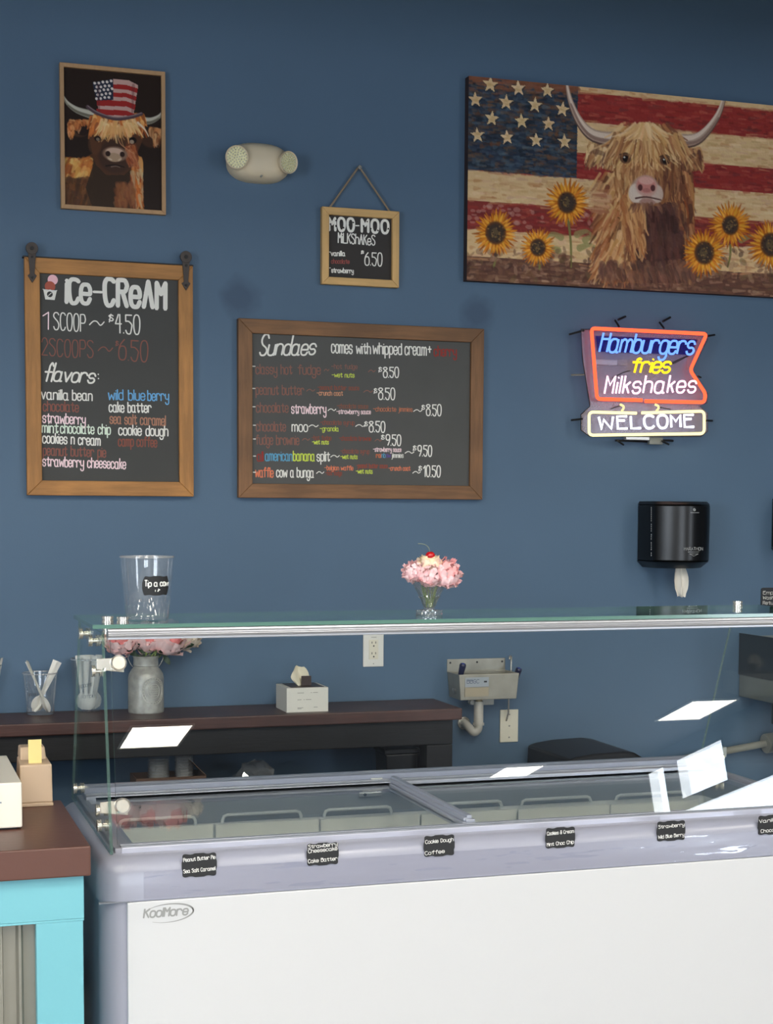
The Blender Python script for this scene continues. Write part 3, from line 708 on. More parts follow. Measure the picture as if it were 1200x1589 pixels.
for (px, py, rt_px, top_y, lab, nm, txt) in (
        (65, 1111, 27, 1044, 'open clear plastic cup of white spoons on the bar table left of the sneeze guard', 'left', 'spoon'),
        (139, 1106, 26, 1022, 'clear plastic cup packed with white spoons seen through the glass beside the milk can', 'packed', 'sample spoons'),
        (-22, 1110, 26, 1032, 'clear cup of white utensils cut by the left edge of the photo', 'edge', '')):
    q = hit(px, py, 2, SZ); c = Vector((q.x, q.y+.04, SZ)); zc = (c-CAM).dot(F); rt = rt_px*zc/FPX; h = hit(px, top_y, 1, c.y).z-SZ
    t = cup('plastic_cup', lab, c, rt*.78, rt, h)
    if txt:
        wx = 14 if nm == 'left' else 22
        if nm == 'left': writing_on(t, txt, (px-22, 1080), (px-8, 1080), c.y-rt*.86, .012, c)
        else: writing_on(t, 'spoons', (px-16, 1068), (px+4, 1064), c.y-rt*.9, .013, c); writing_on(t, 'sample', (px-14, 1084), (px+8, 1082), c.y-rt*.88, .013, c)
    gl = {'left': 'white plastic spoon leaning head down in the open cup left of the sneeze guard', 'packed': 'white plastic spoon standing head down in the packed cup beside the milk can', 'edge': 'white plastic spoon in the cup cut by the left edge'}[nm]
    if nm == 'left': ls = [(.018, 0, .0, .48, .3, .0), (-.012, -.006, PI, .36, 0, 0), (.014, .01, .15, .42, 1.0, 0), (-.004, .012, .1, .5, -.6, 0), (.012, -.012, PI, .40, .5, 0)]
    elif nm == 'packed': ls = [((.024*math.cos(k*2.4))*(k % 3+1)/3, (.020*math.sin(k*2.4))*(k % 3+1)/3, k*2.4+.5, .06+.05*(k % 3), .5*math.sin(k*5), 0) for k in range(14)]
    else: ls = [(.01*k-.01, 0, k*2.0, .2, k, 0) for k in range(4)]
    for dx, dy, ldir, lean, rl, _ in ls:
        b = c+Vector((-dx*1.0*math.cos(0) if nm == 'left' else dx, dy, .006))
        if nm == 'left': b = c+Vector((-math.copysign(.022, math.cos(ldir))+dx*.3, dy, .008))
        spoon(b, ldir, lean, rl, gl, 'spoons in the %s cup' % nm)
# milk can with peonies
q = hit(231, 1108, 2, SZ); vc = Vector((q.x, q.y+.05, SZ)); zc = (vc-CAM).dot(F); k = zc/FPX
t = thing('milk_can_vase', 'galvanised milk can vase with embossed round badge on the bar table', 'vase', vc)
m_zinc = mat('aged_zinc', (168, 168, 162), .42, metal=.3, noise=(38, .28, (1, 1, 1)), bump=(90, .0008))
rb = 27.5*k; H = 88*k
prof = [(.001, 0), (rb*.97, 0), (rb, .004), (rb, H*.02), (rb*1.0, H*.60), (rb*.96, H*.68), (rb*.80, H*.76), (rb*.68, H*.80), (rb*.66, H*.815), (rb*.70, H*.83), (rb*.69, H*.95), (rb*.72, H*.98), (rb*.74, H), (rb*.70, H), (rb*.64, H*.8), (.001, H*.79)]
MB().lathe(prof, n=48).build('can', m_zinc, t, smooth=40)
for s in (-1, 1):
    mb = MB(); mb.tube([(s*rb*.72, 0, H*.80), (s*rb*.86, 0, H*.86), (s*rb*.98, 0, H*.94), (s*rb*1.0, 0, H*.99)], .0012, 8)
    mb.tube([(s*rb*1.0+.005*math.cos(a), 0, H*1.0+.004+.005*math.sin(a)) for a in np.linspace(0, 2*PI, 14)[:-1]], .0017, 6, closed=True)
    mb.build('handle', m_zinc, t, smooth=50)
mb = MB()       # embossed medallion wrapped on the can front
def wrap(ang, z, r=rb+.0004): return (r*math.sin(ang), -r*math.cos(ang), z)
zc_ = H*.40; a0 = .30
for rr, th in ((.80, .0014), (.66, .001), (.42, .001)):
    mb.tube([wrap(a0+rr*math.cos(u)*.86, zc_+rr*math.sin(u)*rb*.95) for u in np.linspace(0, 2*PI, 37)[:-1]], th, 6, closed=True)
for i in range(26):
    u = i*2*PI/26; 
    mb.tube([wrap(a0+r_*math.cos(u+.04*math.sin(i))*.86, zc_+r_*math.sin(u)*rb*.95) for r_ in (.69, .77)], .0009, 5)
for i in range(5):
    zz = zc_+(i-2)*.007; hw = .30-.05*abs(i-2)
    mb.tube([wrap(a0-hw+2*hw*j/8, zz+.0014*(-1)**j) for j in range(9)], .0008, 5)
mb.build('medallion', mat('bright_worn_zinc', (205, 204, 196), .35, metal=.4), t, smooth=50)
# flowers
def petals(mb, c, r, rings, up=(0, 0, 1), open_=1.0, seed=0, ruff=.12):
    rnd = random.Random(seed); c = Vector(c); up = Vector(up).normalized()
    e = Vector((1, 0, 0)) if abs(up.x) < .9 else Vector((0, 1, 0)); a = (e-up*e.dot(up)).normalized(); b = up.cross(a)
    for ri, (n, rad, tilt, h0, ci) in enumerate(rings):
        mb.cur = ci
        for i in range(n):
            th = 2*PI*(i+.5*(ri % 2))/n+rnd.uniform(-.15, .15); dr = a*math.cos(th)+b*math.sin(th); sd = up.cross(dr)
            W = r*rad*1.35*PI/n*1.25+r*.14; tl_ = tilt+rnd.uniform(-.1, .1); vs = []
            for u in range(5):
                s = u/4; ang = tl_*s; out = r*rad*(math.sin(ang*1.1)/max(.3, math.sin(tl_*1.1)) if tl_ > .2 else s*.3)
                hh = r*(h0+ (1.5*rad+.3)*(1-math.cos(min(PI, 1.9*s)))*.5*(1.2-tl_*.45))
                ww = W*(.35+.65*math.sin(PI*(.15+.70*s)))*(1 if u < 4 else .8)
                for v in (-1, -.5, 0, .5, 1):
                    cup_ = (1-v*v)*.16*r*rad
                    rf = rnd.uniform(-ruff, ruff)*r*s
                    vs.append(c+dr*(out+cup_+rf*.4)+sd*(v*ww)+up*(hh-abs(v)*.08*r+rf))
            mb.add(vs, [(p*5+q_, p*5+q_+1, (p+1)*5+q_+1, (p+1)*5+q_) for p in range(4) for q_ in range(4)])
    mb.cur = 0
def ball(mb, c, r, n, up, seed=0, ruff=.05, size=.62, sq=.86, sqz=1):
    rnd = random.Random(seed); c = Vector(c); up = Vector(up).normalized(); e = up.orthogonal().normalized(); g2 = up.cross(e)
    for lay, rad in ((0, .62), (1, .86), (2, 1.0)):
        m_ = n if lay == 2 else int(n*.6)
        for i in range(m_):
            ct = 1-1.75*(i+.5)/m_; st = math.sqrt(max(0, 1-ct*ct)); ph = i*2.39996+lay
            nrm = (e*(st*math.cos(ph))+g2*(st*math.sin(ph))+up*ct*sq).normalized()
            # petal root low, tip towards the crown of the bloom
            tip = (up-nrm*up.dot(nrm)); tip = tip.normalized() if tip.length > .05 else e; sd = nrm.cross(tip)
            R_ = r*rad*rnd.uniform(.9, 1.04); s_ = r*size*rnd.uniform(.8, 1.15)*(.75 if ct > .5 else 1); lift = rnd.uniform(.02, .16)*r
            mb.cur = 1 if (ct > .60 or lay == 0) else 0; vs = []
            for a_ in range(5):
                u = a_/4-.5
                for b_ in range(5):
                    v = b_/4-.5; wv = s_*(1-.55*abs(u-.12)**1.6*2)
                    q = c+nrm*(R_-s_*s_*(u*u*1.4+v*v*1.6)/r*.62+(lift*(u+.5)**2*2.2))+tip*(u*s_*1.25)+sd*(v*wv)
                    q = q-up*((q-c).dot(up)*(1-sqz)); vs.append(q+nrm*(rnd.uniform(-ruff, ruff)*r*(1 if (a_ in (0, 4) or b_ in (0, 4)) else .25)))
            mb.add(vs, [(p*5+q_, p*5+q_+1, (p+1)*5+q_+1, (p+1)*5+q_) for p in range(4) for q_ in range(4)])
    mb.cur = 0
m_pink = mat('pale_pink_petal', (252, 218, 216), .6); m_pink2 = mat('coral_pink_petal', (240, 142, 140), .6)
m_wht = mat('ivory_petal', (240, 226, 208), .6); m_leaf = mat('dark_green_leaf', (40, 62, 40), .5, noise=(20, .2, (1, 1, 1))); m_stem = mat('light_green_stem', (126, 146, 74), .5)
PR = [(5, .25, .5, .15, 1), (6, .45, .8, .1, 1), (7, .65, 1.05, 0, 0), (8, .85, 1.3, -.1, 0), (9, 1.0, 1.55, -.2, 0)]
fl = [(190, 992, 24, 'pink', .00), (228, 990, 22, 'pink', .012), (262, 990, 25, 'pink', -.01), (283, 990, 18, 'white', .02), (296, 988, 15, 'white', .03), (172, 992, 13, 'white', .02)]
names = ['pink peony leftmost in the milk can', 'pink peony in the middle above the milk can neck', 'large pink peony right of centre in the milk can', 'ivory peony tucked behind the right pink one', 'small ivory peony at the right end of the bunch', 'small ivory bud at the left end of the bunch']
for i, (px, py, r, kind, dy) in enumerate(fl):
    q = hit(px, py+2, 1, vc.y+dy); r *= k*1.06
    t2 = thing('peony', names[i], 'flower', q, group='peonies in the milk can')
    cl = [m_pink, m_pink2] if kind == 'pink' else [m_wht, m_wht]
    mb = MB(); d = (q-(vc+Vector((0, 0, H*.9)))).normalized(); up = (Vector((d.x*.5, -.55, .75))).normalized()
    ball(mb, (0, 0, 0), r, 34, up, seed=i, ruff=.05); mb.build('bloom', cl, t2, smooth=60, fix=False)
    mb = MB(); p0 = vc+Vector(((i-2.5)*.005, 0, H*.82))-q; mb.tube(smoothline([tuple(p0), tuple(p0*.5+Vector((0, 0, .008))), (0, 0, -r*.5)], 5), .0026, 6); mb.build('stem', m_stem, t2, smooth=50)
def leafmesh(mb, p0, p1, w, bend=.2):
    p0 = Vector(p0); p1 = Vector(p1); d = p1-p0; sd = d.cross(Vector((0, 1, .3))).normalized(); nn = sd.cross(d).normalized(); vs = []
    for u in range(8):
        s = u/7; ww = w*math.sin(PI*min(1, s*.93+.07))**.8; c = p0+d*s+nn*(d.length*bend*math.sin(PI*s))
        vs += [c-sd*ww, c-nn*ww*.25, c+sd*ww]
    mb.add(vs, [(3*u+j, 3*u+j+1, 3*u+4+j, 3*u+3+j) for u in range(7) for j in range(2)])
t = None
lv = [(215, 1018, 186, 1010, m_leaf), (212, 1020, 200, 1004, m_leaf), (225, 1018, 213, 998, m_leaf), (245, 1018, 262, 1003, m_leaf), (250, 1016, 275, 1012, m_leaf), (252, 1014, 285, 1006, m_leaf),
      (254, 1016, 264, 1032, m_leaf), (232, 1016, 240, 996, m_stem), (226, 1018, 236, 1000, m_stem), (240, 1018, 252, 998, m_stem), (262, 1008, 280, 1014, m_leaf), (206, 1012, 192, 1000, m_leaf), (285, 1006, 302, 1000, m_leaf)]
for i, (x0, y0, x1, y1, m) in enumerate(lv):
    a = hit(x0, y0, 1, vc.y-.01); b = hit(x1, y1, 1, vc.y-.02-.01*(i % 3))
    root = bpy.data.objects['milk_can_vase']
    mb = MB(); leafmesh(mb, a-vc, b-vc, .0085 if m is m_leaf else .005); mb.build('leaf', m, root, smooth=60, fix=False)
# tissue box
a = hit(445, 1106, 2, SZ); b = hit(508, 1103, 2, SZ); w = b.x-a.x; hh = hit(447, 1068, 1, a.y).z-SZ
t = thing('tissue_box', 'white square tissue box with dark top on the bar table', 'tissue box', ((a.x+b.x)/2, a.y, SZ))
m_card = mat('white_card', (222, 219, 208), .55)
MB().box(-w/2, w/2, 0, w*1.0, 0, hh).build('carton', m_card, t, bevel=.001)
MB().box(-w/2+.018, w/2-.012, .006, w-.006, hh, hh+.0012).build('dark_top_print', mat('dark_brown_print', (58, 44, 40), .4), t)
mb = MB()
rows = []
for i in range(9):
    s = i/8; row = []
    for j in range(7):
        v = j/6-.5
        x = -.004-.016*s+v*(.034+.026*math.sin(PI*s*.9)) + (.012*s*s)
        z = hh+.001+.062*s*(1-.55*v*v*4*(.35 if s > .6 else .1)) + .004*math.sin(9*v+s*4)
        y = w*.45+.010*math.sin(7*v+2*s)+.012*s
        row.append((x, y, z))
    rows.append(row)
mb.add([p for r in rows for p in r], [(i*7+j, i*7+j+1, (i+1)*7+j+1, (i+1)*7+j) for i in range(8) for j in range(6)])
mb.build('tissue', mat('ivory_tissue', (222, 214, 190), .8), t, smooth=60, fix=False)
MB().box(-.006, .026, w*.36, w*.41, hh+.001, hh+.032).build('carton_flap', MATS['dark_brown_print'], t, bevel=.001)
m_pr = mat('grey_print', (150, 148, 140), .6)
mb = MB()
for (x0, x1, z) in ((-.033, -.012, .78), (.010, .014, .78), (.018, .034, .78), (-.033, -.02, .5), (-.013, -.010, .5), (-.006, .012, .5), (-.033, -.014, .17), (-.033, -.020, .13), (.02, .033, .18)):
    mb.box(x0, x1, -.0004, 0, z*hh, z*hh+.0018)
mb.build('printing', m_pr, t)
# stacks of cups and bag on the lower shelf
LZ = .60
q = hit(262, 1215, 1, -.15)
bxw = .155
t = thing('cardboard_box', 'open brown cardboard box under the bar table holding stacks of clear cups', 'box', (q.x, -.15, LZ))
m_cb = mat('brown_cardboard', (96, 72, 58), .8)
mb = MB(); mb.box(-bxw/2-.035, bxw/2+.03, -.06, -.057, 0, .12); mb.box(-bxw/2-.035, bxw/2+.03, .057, .06, 0, .12); mb.box(-bxw/2-.035, -bxw/2-.032, -.057, .057, 0, .12); mb.box(bxw/2+.027, bxw/2+.03, -.057, .057, 0, .12); mb.box(-bxw/2-.032, bxw/2+.027, -.057, .057, 0, .003); mb.build('box_body', m_cb, t)
MB().frus([(bxw/2+.029, -.06, .12), (bxw/2+.032, -.06, .12), (bxw/2+.032, .06, .12), (bxw/2+.029, .06, .12)], [(bxw/2-.015, -.06, .165), (bxw/2-.012, -.06, .165), (bxw/2-.012, .06, .165), (bxw/2-.015, .06, .165)]).build('flap', m_cb, t)
m_cup2 = thin_glass('stacked_cup_plastic', (.88, .9, .9), r0=.22, body=.3, power=3)
for (px, r, n, lab) in ((246, .034, 16, 'tall leaning stack of clear cups, left one in the cardboard box'), (286, .030, 17, 'stack of clear cups, right one in the cardboard box')):
    q = hit(px, 1185, 1, -.15)
    t = thing('cup_stack', lab, 'cups', (q.x, -.15, LZ+.004))
    for i in range(n):
        z = i*.0095+.02; MB().shell([(r*.78, z-.02), (r*.98, z+.004), (r*1.03, z+.006), (r*1.03, z+.008)], n=28).build('cup', m_cup2, t, smooth=50)
# crumpled clear bag
q = hit(395, 1205, 1, -.14)
mb = MB(); rnd = random.Random(4); N, K_ = 16, 10; vs = []
for i in range(K_+1):
    th = PI*i/K_
    for j in range(N):
        ph = 2*PI*j/N; r = 1+rnd.uniform(-.2, .2)
        vs.append((.07*r*math.sin(th)*math.cos(ph), .05*r*math.sin(th)*math.sin(ph), .075+.075*(1+rnd.uniform(-.12, .05))*math.cos(th)))
mb.add(vs, [(i*N+j, i*N+(j+1) % N, (i+1)*N+(j+1) % N, (i+1)*N+j) for i in range(K_) for j in range(N)])
o = mb.build('plastic_bag', thin_glass('crinkled_film', (.9, .92, .93), r0=.12, body=.1, power=3), None, fix=False); o.location = (q.x, -.15, LZ+.004)
tag(o, 'crumpled clear plastic bag on the lower shelf of the bar table', 'bag')

# ------------------------------------------------------------------ on top of the sneeze guard
TZ = 1.3182
q = hit(233, 963, 2, TZ); c = Vector((q.x, q.y+.035, TZ)); k = (c-CAM).dot(F)/FPX
rt = 41.5*k; rb = 33.5*k; h = hit(233, 864, 1, c.y).z-TZ
t = cup('tip_jar', 'tall clear ribbed plastic tip jar with a black tag on the glass shelf', c, rb, rt, h, rimr=.0017); t['category'] = 'jar'
mb = MB(); rr = rb+(rt-rb)*.55; w, hh = 46*k, 33*k; az = math.radians(13)
pl = bracket(w, hh); zc_ = hit(243, 909, 1, c.y-rr).z-TZ
def onjar(x, z, off): r = rb+(rt-rb)*((z)/h)+off; a = az+x/r; return (r*math.sin(a), -r*math.cos(a), z)
gx = np.linspace(-w/2, w/2, 13)
poly = [(x, z) for x, z in pl]
vs = [onjar(x, zc_+z, .0014) for x, z in poly]+[onjar(0, zc_, .0014)]
# fan by vertical strips to follow the curve
mb = MB(); up_ = sorted([p for p in poly if p[1] >= 0]); dn = sorted([p for p in poly if p[1] < 0])
xs = np.linspace(-w/2, w/2, 25); zu = np.interp(xs, [p[0] for p in up_], [p[1] for p in up_]); zd = np.interp(xs, [p[0] for p in dn], [p[1] for p in dn])
vs = []
for x, a, b in zip(xs, zd, zu): vs += [onjar(x, zc_+a, .0014), onjar(x, zc_+b, .0014)]
mb.add(vs, [(2*i, 2*i+2, 2*i+3, 2*i+1) for i in range(24)]); tg = mb.build('tag', m_tag, t, smooth=60)
mb = MB()
for st_ in layout('Tip a cow', (-w*.42, zc_-.001), (w*.47, zc_-.0005), .0125, gap=1.0, xr=.62, k=3)+layout(':)', (-.004, zc_-.0125), (.006, zc_-.0125), .006, gap=1):
    mb.tube([onjar(p[0], p[1], .0022) for p in st_] if len(st_) > 1 and np.linalg.norm(np.array(st_[0])-np.array(st_[-1])) > 1e-6 or len(st_) > 2 else [onjar(st_[0][0], st_[0][1], .0022), onjar(st_[0][0]+.0008, st_[0][1], .0022)], .0013, 5)
mb.build('lettering', ink((238, 238, 234)), tg)
# parfait glass with carnations and a cherry
q = hit(671, 955, 2, TZ); c = Vector((q.x, q.y+.02, TZ)); k = (c-CAM).dot(F)/FPX
m_gl = thin_glass('parfait_glass', (.93, .95, .94), r0=.16, body=.09, power=3)
t = thing('parfait_glass', 'small footed parfait glass holding flowers like a sundae on the glass shelf', 'glass', c)
f = 1/7.5*k
def fl_prof(pts): return [(r*f, z*f) for r, z in pts]
MB().shell(fl_prof([(1, 0), (155, 0), (160, 14), (150, 22), (158, 32), (158, 48), (150, 58), (70, 66), (60, 80), (78, 110), (110, 190), (132, 215), (128, 228), (185, 330), (215, 400)]), n=20).build('bowl', m_gl, t, smooth=25)
MB().shell(fl_prof([(1, 70), (52, 82), (70, 112), (102, 190), (122, 214), (1, 216)]), n=20).build('water', thin_glass('water_fill', (.9, .93, .86), r0=.08, power=4), t, smooth=40)
mb = MB(); rnd = random.Random(3)
for i in range(9):
    a = rnd.uniform(0, 6.28); mb.tube([(rnd.uniform(-30, 30)*f, rnd.uniform(-20, 20)*f, 90*f), (70*f*math.cos(a), 50*f*math.sin(a), 230*f), (110*f*math.cos(a), 80*f*math.sin(a), 390*f)], 9*f, 6)
mb.build('stems', m_stem, t, smooth=40)
m_inn = mat('grey_green_foliage', (112, 112, 88), .7, noise=(60, .4, (1, 1, 1)))
mb = MB()
for i in range(60):
    a = rnd.uniform(0, 6.28); r_ = rnd.uniform(20, 150)*f; z = rnd.uniform(240, 390)*f; r_ *= (z/f-120)/270
    p = Vector((r_*math.cos(a), r_*math.sin(a), z)); d = Vector((rnd.uniform(-1, 1), rnd.uniform(-1, 1), rnd.uniform(.2, 1)))*30*f; leafmesh(mb, p, p+d, 9*f)
mb.build('foliage', m_inn, t, smooth=50, fix=False)
CR = [(6, .3, .4, .25, 1), (8, .5, .7, .2, 1), (10, .7, .95, .12, 0), (12, .88, 1.25, 0, 0), (12, 1.0, 1.5, -.15, 0), (12, 1.05, 1.75, -.3, 0)]
m_cor = mat('salmon_petal', (254, 212, 214), .6); m_cor2 = mat('deep_salmon_petal', (248, 176, 176), .6); m_yel = mat('buttery_petal', (248, 228, 190), .6); m_yel2 = mat('ivory_pink_petal', (246, 222, 196), .6)
for i, (dx, dy, z, r, cl, up, nm) in enumerate([(-200, -40, 508, 132, [m_cor, m_cor], (-.5, -.35, .8), 'pink carnation at the left of the parfait glass'), (168, -70, 492, 172, [m_cor, m_cor2], (.4, -.5, .7), 'large pink carnation at the right of the parfait glass'),
        (-50, -120, 478, 142, [m_cor, m_cor], (0, -.8, .6), 'pink carnation at the front of the parfait glass'), (0, 90, 505, 150, [m_cor, m_cor], (0, .5, .8), 'pink carnation at the back of the parfait glass'), (-10, -20, 600, 158, [m_yel2, m_yel], (0, -.1, 1), 'creamy yellow carnation crowning the parfait glass under the cherry')]):
    t2 = thing('carnation', nm, 'flower', c+Vector((dx*f, dy*f, z*f)), group='carnations in the parfait glass')
    mb = MB(); ball(mb, (0, 0, -r*.1*f), r*f, 30, up, seed=20+i, ruff=.13, size=.66, sqz=.68 if i == 4 else .92); mb.build('bloom', cl, t2, smooth=60, fix=False)
    MB().cyl((0, 0, -r*.35*f), (-dx*f*.5, -dy*f*.5, -130*f), 8*f, n=6).build('stem', m_stem, t2)
t2 = thing('cherry', 'shiny red cherry with a curved stem on top of the carnations', 'cherry', c+Vector((-15*f, -60*f, 694*f)))
MB().lathe([(0, -46*f)]+[(56*f*math.sin(a), -46*f*math.cos(a)) for a in np.linspace(.2, PI-.35, 12)]+[(0, 36*f)], n=24).build('fruit', mat('red_cherry', (190, 22, 30), .15, coat=.6), t2, smooth=70)
mb = MB(); mb.tube(smoothline([(-4*f, 0, 34*f), (-22*f, 0, 90*f), (-70*f, 0, 125*f), (-150*f, 0, 135*f)], 5), 4.5*f, 6); mb.build('stem', mat('cherry_stem', (128, 140, 120), .5), t2, smooth=40)

# ------------------------------------------------------------------ fittings low on the wall
m_ivory = mat('ivory_plastic', (226, 220, 200), .4)
a, b = hit(563, 981, 1, 0), hit(595, 1034, 1, 0); w = .072; hh = .117
t = thing('wall_outlet', 'white double wall outlet above the bar table', 'outlet', ((a.x+b.x)/2, 0, (a.z+b.z)/2))
MB().box(-w/2, w/2, -.006, 0, -hh/2, hh/2).build('cover_plate', m_white, t, bevel=.002)
MB().box(-.0165, .0165, -.0085, -.006, -.033, .033).build('receptacle', m_ivory, t, bevel=.001)
mb = MB()
for s in (-1, 1):
    mb.box(-.0075, -.0055, -.0095, -.0085, s*.018+.002, s*.018+.009); mb.box(.0055, .0075, -.0095, -.0085, s*.018+.002, s*.018+.009); mb.cyl((0, -.0095, s*.018-.006), (0, -.0085, s*.018-.006), .0026, n=10)
mb.build('slots', m_black, t); MB().box(-.008, .010, -.0065, -.006, .040, .042).build('print', m_pr, t)
MB().cyl((0, -.0065, -.048), (0, -.006, -.048), .002, n=10).build('screw', m_pr, t)
a, b = hit(776, 1102, 1, 0), hit(803, 1150, 1, 0)
t = thing('blank_wall_plate', 'ivory blank wall plate below the dipper well', 'wall plate', ((a.x+b.x)/2, 0, (a.z+b.z)/2))
MB().box(-.034, .034, -.006, 0, -.057, .057).build('cover_plate', m_ivory, t, bevel=.002)
for z in (-.04, .0, .04): MB().cyl((0, -.0075, z), (0, -.006, z), .003, n=12).build('screw', m_pr, t)
# dipper well
yb = -.115
def dw(px, py, y=None): q = hit(px, py, 1, yb if y is None else y); return q
a, b = dw(712, 1047), dw(805, 1084)
cxd = (a.x+b.x)/2-.0; w = (b.x-a.x); zt, zb = a.z, b.z
t = thing('dipper_well', 'stainless steel dipper well tray on the wall right of the bar table', 'sink', (cxd, 0, zb))
m_stw = mat('worn_stainless', (158, 154, 142), .34, metal=.5, noise=(14, .16, (1, 1, 1)))
hgt = zt-zb; W2 = w/2
mb = MB()   # open tapered tray
B = [(-W2*.93, yb, 0), (W2*.93, yb, 0), (W2*.93, -.006, 0), (-W2*.93, -.006, 0)]; T = [(-W2, yb-.004, hgt), (W2, yb-.004, hgt), (W2, -.004, hgt), (-W2, -.004, hgt)]
Bi = [(-W2*.9, yb+.003, .004), (W2*.9, yb+.003, .004), (W2*.9, -.009, .004), (-W2*.9, -.009, .004)]; Ti = [(-W2+.004, yb, hgt), (W2-.004, yb, hgt), (W2-.004, -.008, hgt), (-W2+.004, -.008, hgt)]
v = B+T+Bi+Ti; fs = [(3, 2, 1, 0), (8, 9, 10, 11)]
for i in range(4):
    j = (i+1) % 4; fs += [(i, j, 4+j, 4+i), (8+j, 8+i, 12+i, 12+j), (4+i, 4+j, 12+j, 12+i)]
mb.add(v, fs).build('tray', m_stw, t, bevel=.002)
za = hit(740, 1022, 1, -.004).z-zb
MB().box(-W2, W2*.96-.0, -.004, 0, hgt-.004, za).build('back_plate', m_stw, t, bevel=.001)
for x in (-W2*.9, -.0, W2*.85): MB().cyl((x, -.0055, za-.012), (x, -.004, za-.012), .0035, n=10).build('screw', m_blackmat, t)
p0, p1 = (-W2*.88, W2*.0)
MB().box(-W2*.80, -W2*.02, yb-.0045, yb-.002, hgt*.52, hgt*.88).build('label', mat('silver_blue_label', (160, 166, 172), .4), t)
MB().box(-W2*.80, -W2*.02, yb-.0045, yb-.001, hgt*.14, hgt*.48).build('label', mat('tan_label', (168, 156, 132), .5), t)
write(t, 'BBGC', (-W2*.74, hgt*.66), (-W2*.34, hgt*.66), .012, (70, 84, 110), .0015, yb-.0048, gap=1.3)
MB().box(-W2*.18, -W2*.08, yb-.0049, yb-.0045, hgt*.68, hgt*.74).build('print', m_black, t)
m_pvc = mat('white_pvc_pipe', (196, 192, 182), .4)
px = hit(743, 1100, 1, -.06).x-cxd
mb = MB(); mb.cyl((px, -.06, 0), (px, -.06, -.012), .012); mb.build('drain_nut', mat('brass_drain', (150, 130, 96), .4, metal=.6), t, smooth=40)
zz = hit(743, 1128, 1, -.06).z-zb
mb = MB(); mb.cyl((px, -.06, -.012), (px, -.06, zz+.01), .0165, n=24); mb.tube(smoothline([(px, -.06, zz+.012), (px-.002, -.06, zz-.008), (px-.016, -.058, zz-.018), (px-.028, -.05, zz-.005), (px-.034, -.03, zz+.006), (px-.036, -.0, zz+.01)], 5), .0145, 16); mb.build('drain_pipe', m_pvc, t, smooth=40)
mb = MB(); mb.cyl((px, -.06, zz+.006), (px, -.06, zz+.014), .0195, n=24); mb.build('pipe_collar', m_pvc, t, smooth=40)
MB().cyl((px-.034, -.012, zz+.008), (px-.034, -.001, zz+.008), .022, n=24).build('wall_flange', m_chrome, t, smooth=40)
mb = MB(); mb.box(px+.018, W2*.5, -.03, -.018, -.030, -.004); mb.build('supply_block', m_pvc, t, bevel=.003)
mb = MB(); mb.cyl((px-.02, -.055, -.016), (px-.02, -.03, -.016), .008); mb.cyl((px-.02, -.04, -.004), (px-.02, -.04, -.024), .006); mb.build('valve', m_pvc, t, smooth=40)
xf = hit(797, 1040, 1, -.05).x-cxd
mb = MB(); mb.tube(smoothline([(xf, -.03, hgt-.02), (xf, -.03, hgt+.042), (xf-.003, -.034, hgt+.05), (xf-.012, -.045, hgt+.05), (xf-.016, -.05, hgt+.040)], 5), .0032, 8); mb.build('faucet', m_chrome, t, smooth=50)
mb = MB(); mb.tube([(xf-.004, -.02, -.004), (xf-.004, -.02, -.06), (xf-.008, -.01, -.09)], .003, 8); mb.build('supply_hose', m_chrome, t, smooth=40)
# scoops standing in the dipper well
m_navy = mat('navy_handle', (28, 32, 66), .35); m_steel2 = m_steel
def scoop(label, base, top, yb_, yt):
    a = hit(*base, 1, yb_); b = hit(*top, 1, yt)
    t = thing('ice_cream_scoop', label, 'scoop', a, group='scoops in the dipper well')
    d = b-a; u = d.normalized()
    MB().cyl(u*(-.018), u*(d.length*.35), .006, n=12).build('shaft', m_steel2, t, smooth=40)
    mb = MB(); mb.cyl(u*(d.length*.3), u*(d.length*.93), .0085, .0115, n=18); mb.cyl(u*(d.length*.93), u*d.length, .0115, .009, n=18); mb.build('handle', m_navy, t, smooth=40)
    MB().cyl(u*d.length, u*(d.length+.0012), .006, n=14).build('end_cap', mat('blue_cap', (60, 80, 170), .4), t)
    mb = MB(); mb.shell([(.001, -.018), (.013, -.012), (.018, 0), (.017, .006)], n=20); o = mb.build('bowl', m_steel2, t, smooth=50); o.location = u*(-.02)
scoop('blue handled scoop leaning at the left end of the dipper well', (712, 1062), (719, 1030), -.07, -.09)
scoop('blue handled scoop leaning out of the right end of the dipper well', (797, 1064), (806, 1037), -.05, -.07)
# black rounded bin
a = hit(825, 1152, 1, -.06); b = hit(1003, 1186, 1, -.30); zt = hit(900, 1146, 1, -.05).z
w = b.x-a.x
t = thing('trash_bin', 'black rounded trash bin against the wall behind the freezer', 'bin', ((a.x+b.x)/2, -.19, 0)); m_blk2 = mat('soft_black_plastic', (7, 7, 8), .5, spec=.3)
hb = zt-.12
MB().frus([(-w*.42, -.14, .01), (w*.42, -.14, .01), (w*.42, .14, .01), (-w*.42, .14, .01)], [(-w*.5, -.17, hb), (w*.5, -.17, hb), (w*.5, .17, hb), (-w*.5, .17, hb)]).build('body', m_blk2, t, bevel=.02, seg=3)
prof = [(-w*.505, hb), (w*.505, hb), (w*.485, hb+.03), (w*.44, hb+.065), (w*.37, hb+.095), (w*.27, hb+.113), (w*.15, hb+.119), (-w*.2, hb+.116), (-w*.40, hb+.108), (-w*.49, hb+.10)]
MB().prism(prof, 'y', -.172, .172).build('lid', m_blk2, t, smooth=35, bevel=.008)
MB().box(-w*.25, w*.25, -.178, -.172, hb+.02, hb+.085).build('swing_flap', m_blk2, t, bevel=.004)
